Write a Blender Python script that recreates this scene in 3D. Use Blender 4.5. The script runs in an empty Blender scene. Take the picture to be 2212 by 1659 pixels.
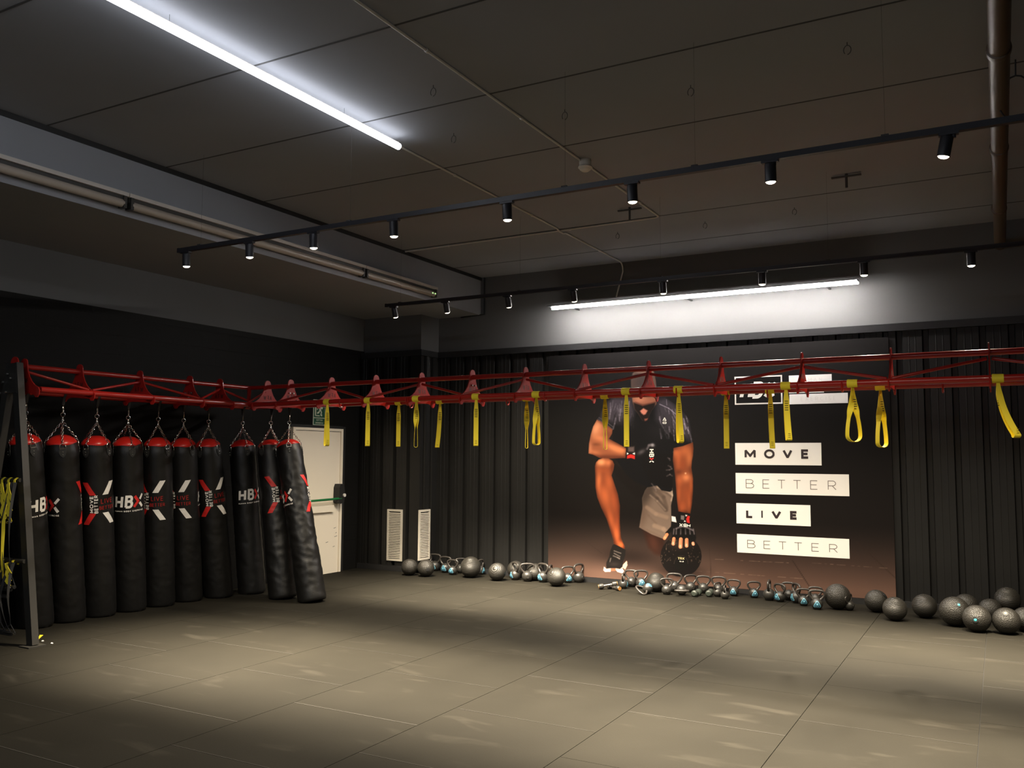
import bpy, bmesh, math, random
import numpy as np
from mathutils import Vector, Matrix, noise

# ------------------------------------------------------------------ camera, world, exposure
F_PX, YAW, PITCH, ROLL, CAM_H = 1893.0, -0.506483, 0.0827651, 0.0053744, 1.65
sc = bpy.context.scene
col = sc.collection
fwd = Vector((math.sin(YAW)*math.cos(PITCH), math.cos(YAW)*math.cos(PITCH), math.sin(PITCH)))
rt0 = Vector((math.cos(YAW), -math.sin(YAW), 0))
up0 = rt0.cross(fwd)
rt = rt0*math.cos(ROLL) + up0*math.sin(ROLL)
up = -rt0*math.sin(ROLL) + up0*math.cos(ROLL)
cam_d = bpy.data.cameras.new('camera')
cam = bpy.data.objects.new('camera', cam_d)
col.objects.link(cam)
cam_d.sensor_width = 36.0
cam_d.lens = F_PX/2212*36.0
cam_d.clip_start = 0.05
cam.matrix_world = Matrix(((rt.x, up.x, -fwd.x, 0), (rt.y, up.y, -fwd.y, 0), (rt.z, up.z, -fwd.z, CAM_H), (0, 0, 0, 1)))
sc.camera = cam
vs = sc.view_settings
vs.view_transform = 'Standard'
vs.look = 'None'
vs.gamma = 1.0
vs.use_curve_mapping = False
vs.exposure = 0.0
w = bpy.data.worlds.new('world')
sc.world = w
w.use_nodes = True
w.node_tree.nodes['Background'].inputs[0].default_value = (0.01, 0.01, 0.012, 1)
w.node_tree.nodes['Background'].inputs[1].default_value = 0.2

SPOT_W, SPILL_W, SPOT_COL = 2600.0, 265.0, (1.0, 0.86, 0.65)
LED_LONG, LED_WALL = 11.0, 265.0
LED_COL = (0.90, 0.93, 1.0)

CAM = Vector((0, 0, CAM_H))
def hit(px, py, ax, v):
    """point of a world plane (axis ax = v) seen at a place of the 2212x1659 frame"""
    d = rt*((px-1106)/F_PX) + up*((829.5-py)/F_PX) + fwd
    t = (v-CAM[ax])/d[ax]
    return CAM + d*t

# ------------------------------------------------------------------ room dimensions (metres)
YB = 10.80       # front of poster
XL = -8.35       # left wall
ZT = 3.19        # top of the black band
ZC = 4.27        # ceiling
XR, YF = 3.4, -4.0

# ------------------------------------------------------------------ materials
MATS = {}
def lin(c):
    return tuple(((x/12.92) if x <= 0.04045 else ((x+0.055)/1.055)**2.4) for x in c)
def mat(name, c, rough=0.5, metal=0.0, emit=None, estr=0.0, bump=None, spec=0.5, var=None, coat=0.0):
    """bump = (kind, scale, strength, distance); var = (scale, amount)"""
    if name in MATS: return MATS[name]
    m = bpy.data.materials.new(name); m.use_nodes = True
    nt = m.node_tree; b = nt.nodes['Principled BSDF']
    b.inputs['Base Color'].default_value = (*c, 1)
    b.inputs['Roughness'].default_value = rough
    b.inputs['Metallic'].default_value = metal
    b.inputs['Specular IOR Level'].default_value = spec
    b.inputs['Coat Weight'].default_value = coat
    if emit:
        b.inputs['Emission Color'].default_value = (*emit, 1)
        b.inputs['Emission Strength'].default_value = estr
    tc = None
    if bump or var:
        tc = nt.nodes.new('ShaderNodeTexCoord')
    if var:
        n = nt.nodes.new('ShaderNodeTexNoise'); n.inputs['Scale'].default_value = var[0]; n.inputs['Detail'].default_value = 6
        nt.links.new(tc.outputs['Object'], n.inputs['Vector'])
        r = nt.nodes.new('ShaderNodeMapRange'); r.inputs['From Min'].default_value = 0.3; r.inputs['From Max'].default_value = 0.7
        r.inputs['To Min'].default_value = 1-var[1]; r.inputs['To Max'].default_value = 1+var[1]
        nt.links.new(n.outputs['Fac'], r.inputs['Value'])
        mx = nt.nodes.new('ShaderNodeVectorMath'); mx.operation = 'SCALE'
        mx.inputs[0].default_value = c
        nt.links.new(r.outputs['Result'], mx.inputs['Scale'])
        nt.links.new(mx.outputs['Vector'], b.inputs['Base Color'])
    if bump:
        kind, s, st, dist = bump
        if kind == 'noise':
            t = nt.nodes.new('ShaderNodeTexNoise'); t.inputs['Scale'].default_value = s; t.inputs['Detail'].default_value = 4; o = t.outputs['Fac']
        elif kind == 'scales':
            t = nt.nodes.new('ShaderNodeTexVoronoi'); t.inputs['Scale'].default_value = s; o = t.outputs['Distance']
        elif kind == 'rings':
            t = nt.nodes.new('ShaderNodeTexWave'); t.bands_direction = 'Z'; t.inputs['Scale'].default_value = s
            t.inputs['Distortion'].default_value = 0.6; t.inputs['Detail'].default_value = 1.5; t.inputs['Detail Scale'].default_value = 3; o = t.outputs['Fac']
        nt.links.new(tc.outputs['Object'], t.inputs['Vector'])
        bp = nt.nodes.new('ShaderNodeBump'); bp.inputs['Strength'].default_value = st; bp.inputs['Distance'].default_value = dist
        nt.links.new(o, bp.inputs['Height']); nt.links.new(bp.outputs['Normal'], b.inputs['Normal'])
    MATS[name] = m
    return m

M_black = mat('black paint', (0.012, 0.012, 0.012), 0.55)
M_clad = mat('black coated sheet', (0.0115, 0.0113, 0.0110), 0.40, var=(1.4, 0.12), spec=0.36)
M_trim = mat('black steel channel', (0.018, 0.018, 0.019), 0.38)
M_upper = mat('grey wall paint', (0.098, 0.099, 0.100), 0.8, var=(0.9, 0.06))
M_ceil = mat('dark grey ceiling', (0.250, 0.257, 0.280), 0.85, bump=('noise', 9, 0.15, 0.01), var=(0.6, 0.07))
M_joint = mat('ceiling joint', (0.055, 0.055, 0.055), 0.9)
M_red = mat('red powder coat', (0.34, 0.013, 0.009), 0.28, coat=0.2)
M_redvinyl = mat('red vinyl', (0.50, 0.014, 0.009), 0.32)
M_vinyl = mat('black vinyl', (0.0042, 0.0040, 0.0038), 0.46, bump=('noise', 24, 0.3, 0.006))
M_white = mat('white print', (0.80, 0.77, 0.72), 0.55)
M_board = mat('white poster print', (0.92, 0.90, 0.87), 0.55)
M_redprint = mat('red print', (0.60, 0.018, 0.015), 0.5)
M_chrome = mat('chain steel', (0.62, 0.60, 0.56), 0.25, 1.0)
M_rubber = mat('black rubber', (0.019, 0.0174, 0.0144), 0.45, bump=('scales', 17, 0.3, 0.022))
M_rubber2 = mat('ribbed black rubber', (0.0185, 0.0170, 0.0140), 0.45, bump=('rings', 4.2, 0.3, 0.018))
M_iron = mat('powder coated iron', (0.022, 0.021, 0.019), 0.40, bump=('noise', 160, 0.2, 0.001))
M_handle = mat('worn handle', (0.034, 0.030, 0.027), 0.33)
M_blue = mat('light blue label', (0.18, 0.50, 0.66), 0.4)
M_navy = mat('dark blue label', (0.035, 0.10, 0.15), 0.4)
M_cyan = mat('turquoise valve', (0.06, 0.42, 0.46), 0.4)
M_yelvalve = mat('yellow valve', (0.7, 0.62, 0.2), 0.4)
M_yellow = mat('yellow webbing', (0.88, 0.71, 0.035), 0.7, bump=('noise', 200, 0.3, 0.001))
M_mark = mat('dark stitching', (0.12, 0.09, 0.01), 0.8)
M_doorw = mat('cream door paint', (0.93, 0.85, 0.71), 0.45)
M_grille = mat('cream louvre', (0.62, 0.58, 0.50), 0.5)
M_dark = mat('dark void', (0.008, 0.008, 0.008), 0.9)
M_green = mat('green bar', (0.01, 0.16, 0.045), 0.4)
M_signg = mat('sign green', (0.005, 0.075, 0.035), 0.45)
M_signw = mat('sign ivory', (0.62, 0.66, 0.52), 0.45)
M_pipe = mat('brown pipe', (0.11, 0.075, 0.048), 0.42)
M_cond = mat('grey conduit', (0.55, 0.53, 0.49), 0.55)
M_batten = mat('grey batten housing', (0.50, 0.46, 0.42), 0.5)
M_diff = mat('dusty diffuser', (0.36, 0.31, 0.26), 0.35)
M_track = mat('black track', (0.02, 0.02, 0.025), 0.4)
M_leg = mat('dark grey steel', (0.026, 0.0245, 0.0215), 0.45)
M_bolt = mat('bolt', (0.55, 0.55, 0.52), 0.3, 1.0)
M_strapb = mat('black webbing', (0.02, 0.02, 0.02), 0.7)
M_hex = mat('grey green rubber', (0.020, 0.026, 0.020), 0.5)
M_grip = mat('knurled steel', (0.28, 0.26, 0.24), 0.35, 0.9)
M_copper = mat('orange ring', (0.24, 0.11, 0.03), 0.4)
M_spotE = mat('spot lens', (1, 1, 1), 0.4, emit=(1.0, 0.86, 0.62), estr=14.0)
M_ledE = mat('linear lamp glow', (1, 1, 1), 0.4, emit=LED_COL, estr=LED_LONG)
M_ledE2 = mat('wall lamp glow', (1, 1, 1), 0.4, emit=(1.0, 0.94, 0.89), estr=LED_WALL)
M_ledE3 = mat('added fill lamp glow', (1, 1, 1), 0.4, emit=(.88, .92, 1.0), estr=85.0)
M_gled = mat('green indicator', (0.2, 0.6, 0.2), 0.4, emit=(0.55, 0.9, 0.35), estr=1.2)
M_paint = None

# floor rubber
def floor_material():
    m = bpy.data.materials.new('rubber floor tile'); m.use_nodes = True
    nt = m.node_tree; b = nt.nodes['Principled BSDF']
    tc = nt.nodes.new('ShaderNodeTexCoord')
    n1 = nt.nodes.new('ShaderNodeTexNoise'); n1.inputs['Scale'].default_value = 0.8; n1.inputs['Detail'].default_value = 5
    n2 = nt.nodes.new('ShaderNodeTexNoise'); n2.inputs['Scale'].default_value = 2.3; n2.inputs['Detail'].default_value = 8; n2.inputs['Distortion'].default_value = 0.5
    mp = nt.nodes.new('ShaderNodeMapping'); mp.inputs['Scale'].default_value = (0.7, 2.2, 1)
    nt.links.new(tc.outputs['Object'], n1.inputs['Vector'])
    nt.links.new(tc.outputs['Object'], mp.inputs['Vector']); nt.links.new(mp.outputs['Vector'], n2.inputs['Vector'])
    r1 = nt.nodes.new('ShaderNodeValToRGB')
    r1.color_ramp.elements[0].position = 0.3; r1.color_ramp.elements[0].color = (0.0094, 0.0085, 0.0063, 1)
    r1.color_ramp.elements[1].position = 0.72; r1.color_ramp.elements[1].color = (0.0142, 0.0128, 0.0096, 1)
    r2 = nt.nodes.new('ShaderNodeValToRGB')
    r2.color_ramp.elements[0].position = 0.60; r2.color_ramp.elements[0].color = (0, 0, 0, 1)
    r2.color_ramp.elements[1].position = 0.78; r2.color_ramp.elements[1].color = (0.45, 0.45, 0.45, 1)
    mx = nt.nodes.new('ShaderNodeMixRGB'); mx.inputs[2].default_value = (0.034, 0.031, 0.0245, 1)
    nt.links.new(n1.outputs['Fac'], r1.inputs[0]); nt.links.new(n2.outputs['Fac'], r2.inputs[0])
    nt.links.new(r2.outputs[0], mx.inputs[0]); nt.links.new(r1.outputs[0], mx.inputs[1])
    nt.links.new(mx.outputs[0], b.inputs['Base Color'])
    b.inputs['Roughness'].default_value = 0.8; b.inputs['Specular IOR Level'].default_value = 0.08
    n3 = nt.nodes.new('ShaderNodeTexNoise'); n3.inputs['Scale'].default_value = 120
    nt.links.new(tc.outputs['Object'], n3.inputs['Vector'])
    bp = nt.nodes.new('ShaderNodeBump'); bp.inputs['Strength'].default_value = 0.25; bp.inputs['Distance'].default_value = 0.002
    nt.links.new(n3.outputs['Fac'], bp.inputs['Height']); nt.links.new(bp.outputs['Normal'], b.inputs['Normal'])
    return m
M_floor = floor_material()
M_seam = mat('lit tile edge', (0.026, 0.023, 0.018), 0.8)  # pale strips paint the light caught on the cross-seam tile bevels
M_gap = mat('tile gap', (0.006, 0.0055, 0.005), 0.9)

def block_material():
    m = bpy.data.materials.new('black painted block'); m.use_nodes = True
    nt = m.node_tree; b = nt.nodes['Principled BSDF']
    b.inputs['Base Color'].default_value = (0.0065, 0.0063, 0.0060, 1); b.inputs['Roughness'].default_value = 0.6; b.inputs['Specular IOR Level'].default_value = 0.12
    tc = nt.nodes.new('ShaderNodeTexCoord')
    sp = nt.nodes.new('ShaderNodeSeparateXYZ'); cb = nt.nodes.new('ShaderNodeCombineXYZ')
    nt.links.new(tc.outputs['Object'], sp.inputs[0]); nt.links.new(sp.outputs['Y'], cb.inputs['X']); nt.links.new(sp.outputs['Z'], cb.inputs['Y'])
    br = nt.nodes.new('ShaderNodeTexBrick'); br.inputs['Scale'].default_value = 1.0
    br.inputs['Brick Width'].default_value = 0.42; br.inputs['Row Height'].default_value = 0.21; br.inputs['Mortar Size'].default_value = 0.007
    br.inputs['Color1'].default_value = (1, 1, 1, 1); br.inputs['Color2'].default_value = (1, 1, 1, 1); br.inputs['Mortar'].default_value = (0, 0, 0, 1)
    nt.links.new(cb.outputs[0], br.inputs['Vector'])
    bp = nt.nodes.new('ShaderNodeBump'); bp.inputs['Strength'].default_value = 0.7; bp.inputs['Distance'].default_value = 0.008
    nt.links.new(br.outputs['Color'], bp.inputs['Height']); nt.links.new(bp.outputs['Normal'], b.inputs['Normal'])
    return m
M_block = block_material()

# ------------------------------------------------------------------ mesh builder
class MB:
    def __init__(s): s.v = []; s.f = []; s.m = []
    def add(s, vs, fs, mi=0):
        o = len(s.v); s.v += [tuple(v) for v in vs]; s.f += [tuple(i+o for i in f) for f in fs]; s.m += [mi]*len(fs); return s
    def box(s, a, b, mi=0):
        x0, y0, z0 = a; x1, y1, z1 = b
        return s.add([(x0,y0,z0),(x1,y0,z0),(x1,y1,z0),(x0,y1,z0),(x0,y0,z1),(x1,y0,z1),(x1,y1,z1),(x0,y1,z1)],
                     [(0,3,2,1),(4,5,6,7),(0,1,5,4),(1,2,6,5),(2,3,7,6),(3,0,4,7)], mi)
    def beam(s, p, q, wd, ht, mi=0, side=Vector((0, 0, 1))):
        p = Vector(p); q = Vector(q); d = (q-p).normalized(); a = d.cross(side).normalized(); b = a.cross(d)
        vs = [e+a*(wd/2*i)+b*(ht/2*j) for e in (p, q) for i, j in ((-1,-1),(1,-1),(1,1),(-1,1))]
        return s.add(vs, [(0,3,2,1),(4,5,6,7),(0,1,5,4),(1,2,6,5),(2,3,7,6),(3,0,4,7)], mi)
    def cyl(s, p, q, r, seg=16, r2=None, mi=0, cap=True):
        p = Vector(p); q = Vector(q); r2 = r if r2 is None else r2
        d = (q-p).normalized(); a = d.orthogonal().normalized(); b = d.cross(a)
        ang = [2*math.pi*i/seg for i in range(seg)]
        vs = [p+(a*math.cos(t)+b*math.sin(t))*r for t in ang]+[q+(a*math.cos(t)+b*math.sin(t))*r2 for t in ang]
        fs = [(i, (i+1) % seg, seg+(i+1) % seg, seg+i) for i in range(seg)]
        if cap: fs += [tuple(range(seg-1, -1, -1)), tuple(range(seg, 2*seg))]
        return s.add(vs, fs, mi)
    def tube(s, path, r, seg=8, closed=False, mi=0, radii=None):
        P = [Vector(p) for p in path]; n = len(P); rings = []
        prev = None
        for i in range(n):
            if closed: d = (P[(i+1) % n]-P[i-1]).normalized()
            else: d = (P[min(i+1, n-1)]-P[max(i-1, 0)]).normalized()
            if prev is None: a = d.orthogonal().normalized()
            else:
                a = prev-d*prev.dot(d)
                a = a.normalized() if a.length > 1e-6 else d.orthogonal().normalized()
            prev = a; b = d.cross(a); rr = radii[i] if radii else r
            rings.append([P[i]+(a*math.cos(2*math.pi*k/seg)+b*math.sin(2*math.pi*k/seg))*rr for k in range(seg)])
        vs = [v for rg in rings for v in rg]; fs = []
        for i in range(n if closed else n-1):
            j = (i+1) % n
            for k in range(seg): fs.append((i*seg+k, i*seg+(k+1) % seg, j*seg+(k+1) % seg, j*seg+k))
        if not closed: fs += [tuple(range(seg-1, -1, -1)), tuple((n-1)*seg+k for k in range(seg))]
        return s.add(vs, fs, mi)
    def lathe(s, prof, seg=24, o=(0, 0, 0), M=None, mi=0):
        """prof = [(r, z)...]"""
        vs = []; o = Vector(o)
        for r, z in prof:
            for k in range(seg):
                t = 2*math.pi*k/seg; p = Vector((r*math.cos(t), r*math.sin(t), z))
                if M: p = M @ p
                vs.append(p+o)
        fs = []
        for i in range(len(prof)-1):
            for k in range(seg): fs.append((i*seg+k, i*seg+(k+1) % seg, (i+1)*seg+(k+1) % seg, (i+1)*seg+k))
        fs += [tuple(range(seg-1, -1, -1)), tuple((len(prof)-1)*seg+k for k in range(seg))]
        return s.add(vs, fs, mi)
    def prism(s, pts, u, v, o, th, mi=0):
        """closed outline pts (2d) in the plane (u, v) at o, extruded +/- th/2 along u x v"""
        u = Vector(u); v = Vector(v); o = Vector(o); n = u.cross(v).normalized(); k = len(pts)
        vs = [o+u*a+v*b-n*(th/2) for a, b in pts]+[o+u*a+v*b+n*(th/2) for a, b in pts]
        fs = [(i, (i+1) % k, k+(i+1) % k, k+i) for i in range(k)]+[tuple(range(k-1, -1, -1)), tuple(range(k, 2*k))]
        return s.add(vs, fs, mi)
    def ribbon(s, path, wv, th, mi=0):
        """webbing of width vector(s) wv along path with thickness th"""
        P = [Vector(p) for p in path]; n = len(P); vs = []
        for i in range(n):
            d = (P[min(i+1, n-1)]-P[max(i-1, 0)]).normalized()
            wv_i = Vector(wv[i] if isinstance(wv, list) else wv); nn = d.cross(wv_i).normalized()*(th/2); h = wv_i/2
            vs += [P[i]-h-nn, P[i]+h-nn, P[i]+h+nn, P[i]-h+nn]
        fs = []
        for i in range(n-1):
            for k in range(4): fs.append((i*4+k, i*4+(k+1) % 4, (i+1)*4+(k+1) % 4, (i+1)*4+k))
        fs += [(3, 2, 1, 0), ((n-1)*4, (n-1)*4+1, (n-1)*4+2, (n-1)*4+3)]
        return s.add(vs, fs, mi)
    def build(s, name, mats, parent=None, smooth=True, angle=35, origin=None):
        me = bpy.data.meshes.new(name)
        off = Vector(origin) if (origin and not parent) else Vector((0, 0, 0)); q = parent
        while q: off = off+q.location; q = q.parent
        me.from_pydata([tuple(Vector(v)-off) for v in s.v], [], s.f)
        if not isinstance(mats, (list, tuple)): mats = [mats]
        for m in mats: me.materials.append(m)
        me.polygons.foreach_set('material_index', s.m)
        bm = bmesh.new(); bm.from_mesh(me); bmesh.ops.recalc_face_normals(bm, faces=bm.faces); bm.to_mesh(me); bm.free()
        if smooth:
            me.polygons.foreach_set('use_smooth', [True]*len(me.polygons)); me.set_sharp_from_angle(angle=math.radians(angle))
        me.update()
        o = bpy.data.objects.new(name, me); col.objects.link(o)
        if parent: o.parent = parent
        elif origin: o.location = origin
        return o

def tag(o, label, cat=None, group=None, kind=None):
    o['label'] = label
    if cat: o['category'] = cat
    if group: o['group'] = group
    if kind: o['kind'] = kind
    return o
def thing(name, loc, label, cat, group=None):
    o = bpy.data.objects.new(name, None); col.objects.link(o); o.location = loc; o.empty_display_size = 0.05
    return tag(o, label, cat, group)
def struct(mb, name, m, label, parent=None, **k):
    o = mb.build(name, m, parent, **k)
    if not parent: o['kind'] = 'structure'; o['label'] = label
    return o
def copy_tree(o, parent=None):
    c = o.copy(); col.objects.link(c)
    if parent: c.parent = parent
    for ch in list(o.children): copy_tree(ch, c)
    return c

# ------------------------------------------------------------------ stroke lettering
def arc(cx, cy, rx, ry, a0, a1, n=10):
    return [(cx+rx*math.cos(math.radians(a0+(a1-a0)*i/n)), cy+ry*math.sin(math.radians(a0+(a1-a0)*i/n))) for i in range(n+1)]
GL = {
 'A': (.82, [[(0,0),(.41,1),(.82,0)],[(.14,.32),(.68,.32)]]),
 'B': (.68, [[(0,0),(0,1),(.38,1)]+arc(.38,.77,.24,.23,90,-90)+[(0,.54)],[(.38,.54)]+arc(.40,.27,.28,.27,90,-90)+[(0,0)]]),
 'C': (.80, [arc(.45,.5,.45,.5,50,310,16)]),
 'D': (.76, [[(0,0),(0,1),(.3,1)]+arc(.3,.5,.46,.5,90,-90,12)+[(0,0)]]),
 'E': (.60, [[(.60,1),(0,1),(0,0),(.60,0)],[(0,.52),(.54,.52)]]),
 'F': (.58, [[(.58,1),(0,1),(0,0)],[(0,.5),(.5,.5)]]),
 'G': (.85, [arc(.48,.5,.48,.5,45,300,16)+[(.85,.12),(.85,.48),(.55,.48)]]),
 'H': (.74, [[(0,0),(0,1)],[(.74,0),(.74,1)],[(0,.5),(.74,.5)]]),
 'I': (.02, [[(0,0),(0,1)]]),
 'L': (.56, [[(0,1),(0,0),(.56,0)]]),
 'M': (.86, [[(0,0),(0,1),(.43,.25),(.86,1),(.86,0)]]),
 'N': (.74, [[(0,0),(0,1),(.74,0),(.74,1)]]),
 'O': (1.0, [arc(.5,.5,.5,.5,0,360,24)]),
 'R': (.68, [[(0,0),(0,1),(.38,1)]+arc(.38,.72,.27,.28,90,-90)+[(0,.44)],[(.36,.44),(.68,0)]]),
 'S': (.62, [arc(.31,.75,.29,.25,40,270,10)+arc(.31,.25,.31,.25,90,-140,10)]),
 'T': (.74, [[(0,1),(.74,1)],[(.37,1),(.37,0)]]),
 'U': (.70, [[(0,1),(0,.35)]+arc(.35,.35,.35,.35,180,360,12)+[(.70,1)]]),
 'V': (.82, [[(0,1),(.41,0),(.82,1)]]),
 'W': (1.1, [[(0,1),(.27,0),(.55,.8),(.83,0),(1.1,1)]]),
 'X': (.76, [[(0,0),(.76,1)],[(0,1),(.76,0)]]),
 'Y': (.78, [[(0,1),(.39,.5),(.78,1)],[(.39,.5),(.39,0)]]),
 '1': (.3, [[(0,.75),(.3,1),(.3,0)]]), '0': (.6, [arc(.3,.5,.3,.5,0,360,16)]),
 'K': (.70, [[(0,0),(0,1)],[(.66,1),(0,.42)],[(.22,.6),(.70,0)]]),
}
def stroke_quads(pl, hw, sub=0.0):
    """quads for a polyline with half width hw: mitred at gentle corners, bevelled at sharp ones"""
    pl = [p for i, p in enumerate(pl) if i == 0 or math.hypot(p[0]-pl[i-1][0], p[1]-pl[i-1][1]) > 1e-9]
    n = len(pl); ds = []
    for i in range(n-1):
        L = math.hypot(pl[i+1][0]-pl[i][0], pl[i+1][1]-pl[i][1]); ds.append(((pl[i+1][0]-pl[i][0])/L, (pl[i+1][1]-pl[i][1])/L, L))
    ext = [0.0]*n; out = []
    for i in range(1, n-1):
        a, c = ds[i-1], ds[i]; dot = max(-1, min(1, a[0]*c[0]+a[1]*c[1])); th = math.acos(dot)
        if th < math.radians(100): ext[i] = hw*math.tan(th/2)*.98
        else:
            s_ = 1 if a[0]*c[1]-a[1]*c[0] > 0 else -1; x, y = pl[i]
            out.append([(x, y), (x+a[1]*hw*s_, y-a[0]*hw*s_), (x+c[1]*hw*s_, y-c[0]*hw*s_)])
    for i in range(n-1):
        dx, dy, L = ds[i]; x0, y0 = pl[i]; x1, y1 = pl[i+1]
        x0 -= dx*ext[i]; y0 -= dy*ext[i]; x1 += dx*ext[i+1]; y1 += dy*ext[i+1]; L += ext[i]+ext[i+1]
        k_ = max(1, int(L/sub)) if sub else 1
        for k in range(k_):
            a, b = k/k_, (k+1)/k_
            ax, ay, bx, by = x0+(x1-x0)*a, y0+(y1-y0)*a, x0+(x1-x0)*b, y0+(y1-y0)*b
            out.append([(ax+dy*hw, ay-dx*hw), (bx+dy*hw, by-dx*hw), (bx-dy*hw, by+dx*hw), (ax-dy*hw, ay+dx*hw)])
    return out
def letter(ch, x0, x1, y0, y1, wt, sub=0.0):
    """quads of one letter fitted in a box; wt = stroke width"""
    wd, pls = GL[ch]; h = y1-y0-wt; sx = (x1-x0-wt)/wd if wd > .05 else 1
    q = []
    for pl in pls: q += stroke_quads([(x0+wt/2+a*sx, y0+wt/2+b*h) for a, b in pl], wt/2, sub)
    return q
def word(txt, xc, y0, h, wt, gap=.35, squeeze=1.0, sub=0.0):
    ws = [GL[c][0]*h*squeeze+wt if c != ' ' else h*.45 for c in txt]
    W = sum(ws)+gap*h*(len(txt)-1); x = xc-W/2; q = []
    for c, wc in zip(txt, ws):
        if c != ' ': q += letter(c, x, x+wc, y0, y0+h, wt, sub)
        x += wc+gap*h
    return q
def put(mb, quads, fn, mi=0):
    for k, q in enumerate(quads):       # strokes overlap: lift each by a hair so they never lie in one plane
        P = [Vector(fn(a, b)) for a, b in q]; n = (P[1]-P[0]).cross(P[2]-P[0])
        n = n.normalized()*((k % 9)*6e-5) if n.length > 1e-12 else Vector((0, 0, 0))
        mb.add([p+n for p in P], [tuple(range(len(q)))], mi)

# ------------------------------------------------------------------ the room
b = MB(); b.box((XL-.3, YF-.2, -.25), (XR+.2, 11.2, -0.008), 0)
off = {0: .87, 1: .50, 2: .0, 3: .57, 4: .07, 5: .65, 6: .20, 7: .62, 8: .1, -1: .40, -2: .9, -3: .2}
for k in range(-3, 9):
    x1 = -0.165-k*1.008; x0 = x1-1.008
    y = YF-2+off[k]
    while y < 11.2:
        ya, yb = max(y, YF-.1), min(y+1, 10.95)
        if yb-ya > .02:
            xa, xb = max(x0, XL-.1)+.0022, min(x1, XR+.1)-.0022
            if xb > xa:
                b.box((xa, ya+.0015, -.008), (xb, yb-.0015, 0), 1)
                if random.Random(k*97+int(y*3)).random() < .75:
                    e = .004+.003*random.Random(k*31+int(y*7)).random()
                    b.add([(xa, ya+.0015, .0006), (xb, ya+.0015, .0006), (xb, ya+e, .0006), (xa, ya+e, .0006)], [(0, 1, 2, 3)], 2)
        y += 1
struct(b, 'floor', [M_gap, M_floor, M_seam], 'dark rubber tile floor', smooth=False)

b = MB(); b.box((XL-.2, YF-.2, ZC), (XR+.2, 11.2, ZC+.15), 0)
for y in (-3.3, -2.1, -.86, .38, 1.62, 2.90, 4.15, 5.30, 6.52, 7.72, 8.95, 10.15):   # open joints between ceiling slabs
    b.box((-6.57, y-.008, ZC-.002), (XR, y+.008, ZC+.001), 1)
struct(b, 'ceiling', [M_ceil, M_joint], 'dark grey slab ceiling with cross joints', smooth=False)
b = MB(); b.box((XL-.2, YF, 3.714), (-6.574, 11.0, ZC+.02))
struct(b, 'trim_1', M_ceil, 'dropped grey ceiling bulkhead along the left wall', smooth=False)
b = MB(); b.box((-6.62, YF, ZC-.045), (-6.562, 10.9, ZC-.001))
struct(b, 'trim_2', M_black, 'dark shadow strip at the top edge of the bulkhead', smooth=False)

b = MB(); b.box((XL-.2, YF-.2, -.1), (XL, 11.2, ZT+.03), 0); b.box((XL-.2, YF-.2, ZT+.03), (XL, 11.2, ZC), 1)
struct(b, 'wall_left', [M_block, M_upper], 'black painted block wall, grey above', smooth=False)
b = MB(); b.box((XL, 10.90, -.1), (XR, 11.1, ZC))
struct(b, 'wall_back', M_upper, 'grey upper back wall above the black cladding', smooth=False)
b = MB(); b.box((XR, YF-.2, -.1), (XR+.2, 11.2, ZC)); struct(b, 'wall_right', M_block, 'black wall on the right', smooth=False)
b = MB(); b.box((XL-.2, YF-.2, -.1), (XR+.2, YF, ZC)); struct(b, 'wall_front', M_block, 'black wall behind the viewer', smooth=False)
# corner pillar
b = MB(); b.box((XL, 10.44, 0), (-7.31, 10.95, ZT), 0); b.box((XL, 10.44, ZT), (-7.31, 10.95, 3.714), 1)
struct(b, 'wall_pillar', [M_clad, M_upper], 'square corner pillar, black below and grey above', smooth=False)

def sheet(pts, grooves, length_to, fn, z0, z1, name, label):
    """trapezoidal sheet: fn(s, depth, z) -> point; grooves = [(start, end)] along s"""
    prof = [(pts[0], 0)]
    for a, c in grooves:
        m = prof[-1][0]
        for t in (.33, .66):
            xx = m+(a-m)*t
            if a-m > .12: prof += [(xx-.006, 0), (xx-.003, -.0016), (xx+.003, -.0016), (xx+.006, 0)]
        prof += [(a, 0), (a+.012, .045), (c-.012, .045), (c, 0)]
    prof.append((length_to, 0))
    b = MB(); vs = []; fs = []
    for s_, d_ in prof: vs += [fn(s_, d_, z0), fn(s_, d_, z1)]
    for i in range(len(prof)-1): fs.append((2*i, 2*i+2, 2*i+3, 2*i+1))
    b.add(vs, fs); return struct(b, name, M_clad, label, smooth=False)
left_e = [-7.064, -6.807, -6.548, -6.292, -6.035, -5.775, -5.514]
gr = [(x-.012, x+.055) for x in left_e]
x = -5.514+.258
while x < -1.1: gr.append((x-.012, x+.055)); x += .2585
gr += [(x-.062, x+.012) for x in (-.930, -.656, -.372, -.089, .189, .47, .75, 1.03, 1.31, 1.59, 1.87, 2.15, 2.43, 2.71, 2.99, 3.27)]
sheet([-7.265], gr, XR, lambda s, d, z: (s, YB+.025+d, z), .05, ZT-.05, 'trim_3', 'black corrugated sheet cladding on the back wall')
sheet([XL], [(x, x+.06) for x in (-8.22, -7.98, -7.74, -7.50)], -7.265, lambda s, d, z: (s, 10.385+d, z), .05, ZT-.05, 'trim_4', 'black corrugated cladding on the pillar front')
sheet([10.385], [(10.46, 10.52), (10.64, 10.70)], YB+.03, lambda s, d, z: (-7.265-d, s, z), .05, ZT-.05, 'trim_5', 'black corrugated cladding on the pillar side')
b = MB()
b.box((-7.255, YB-.015, ZT-.085), (XR, YB+.11, ZT)); b.box((XL, 10.365, ZT-.085), (-7.25, 10.46, ZT)); b.box((-7.33, 10.36, ZT-.085), (-7.245, YB+.02, ZT))
struct(b, 'trim_6', M_trim, 'black steel capping along the top of the cladding', smooth=False)
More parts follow.
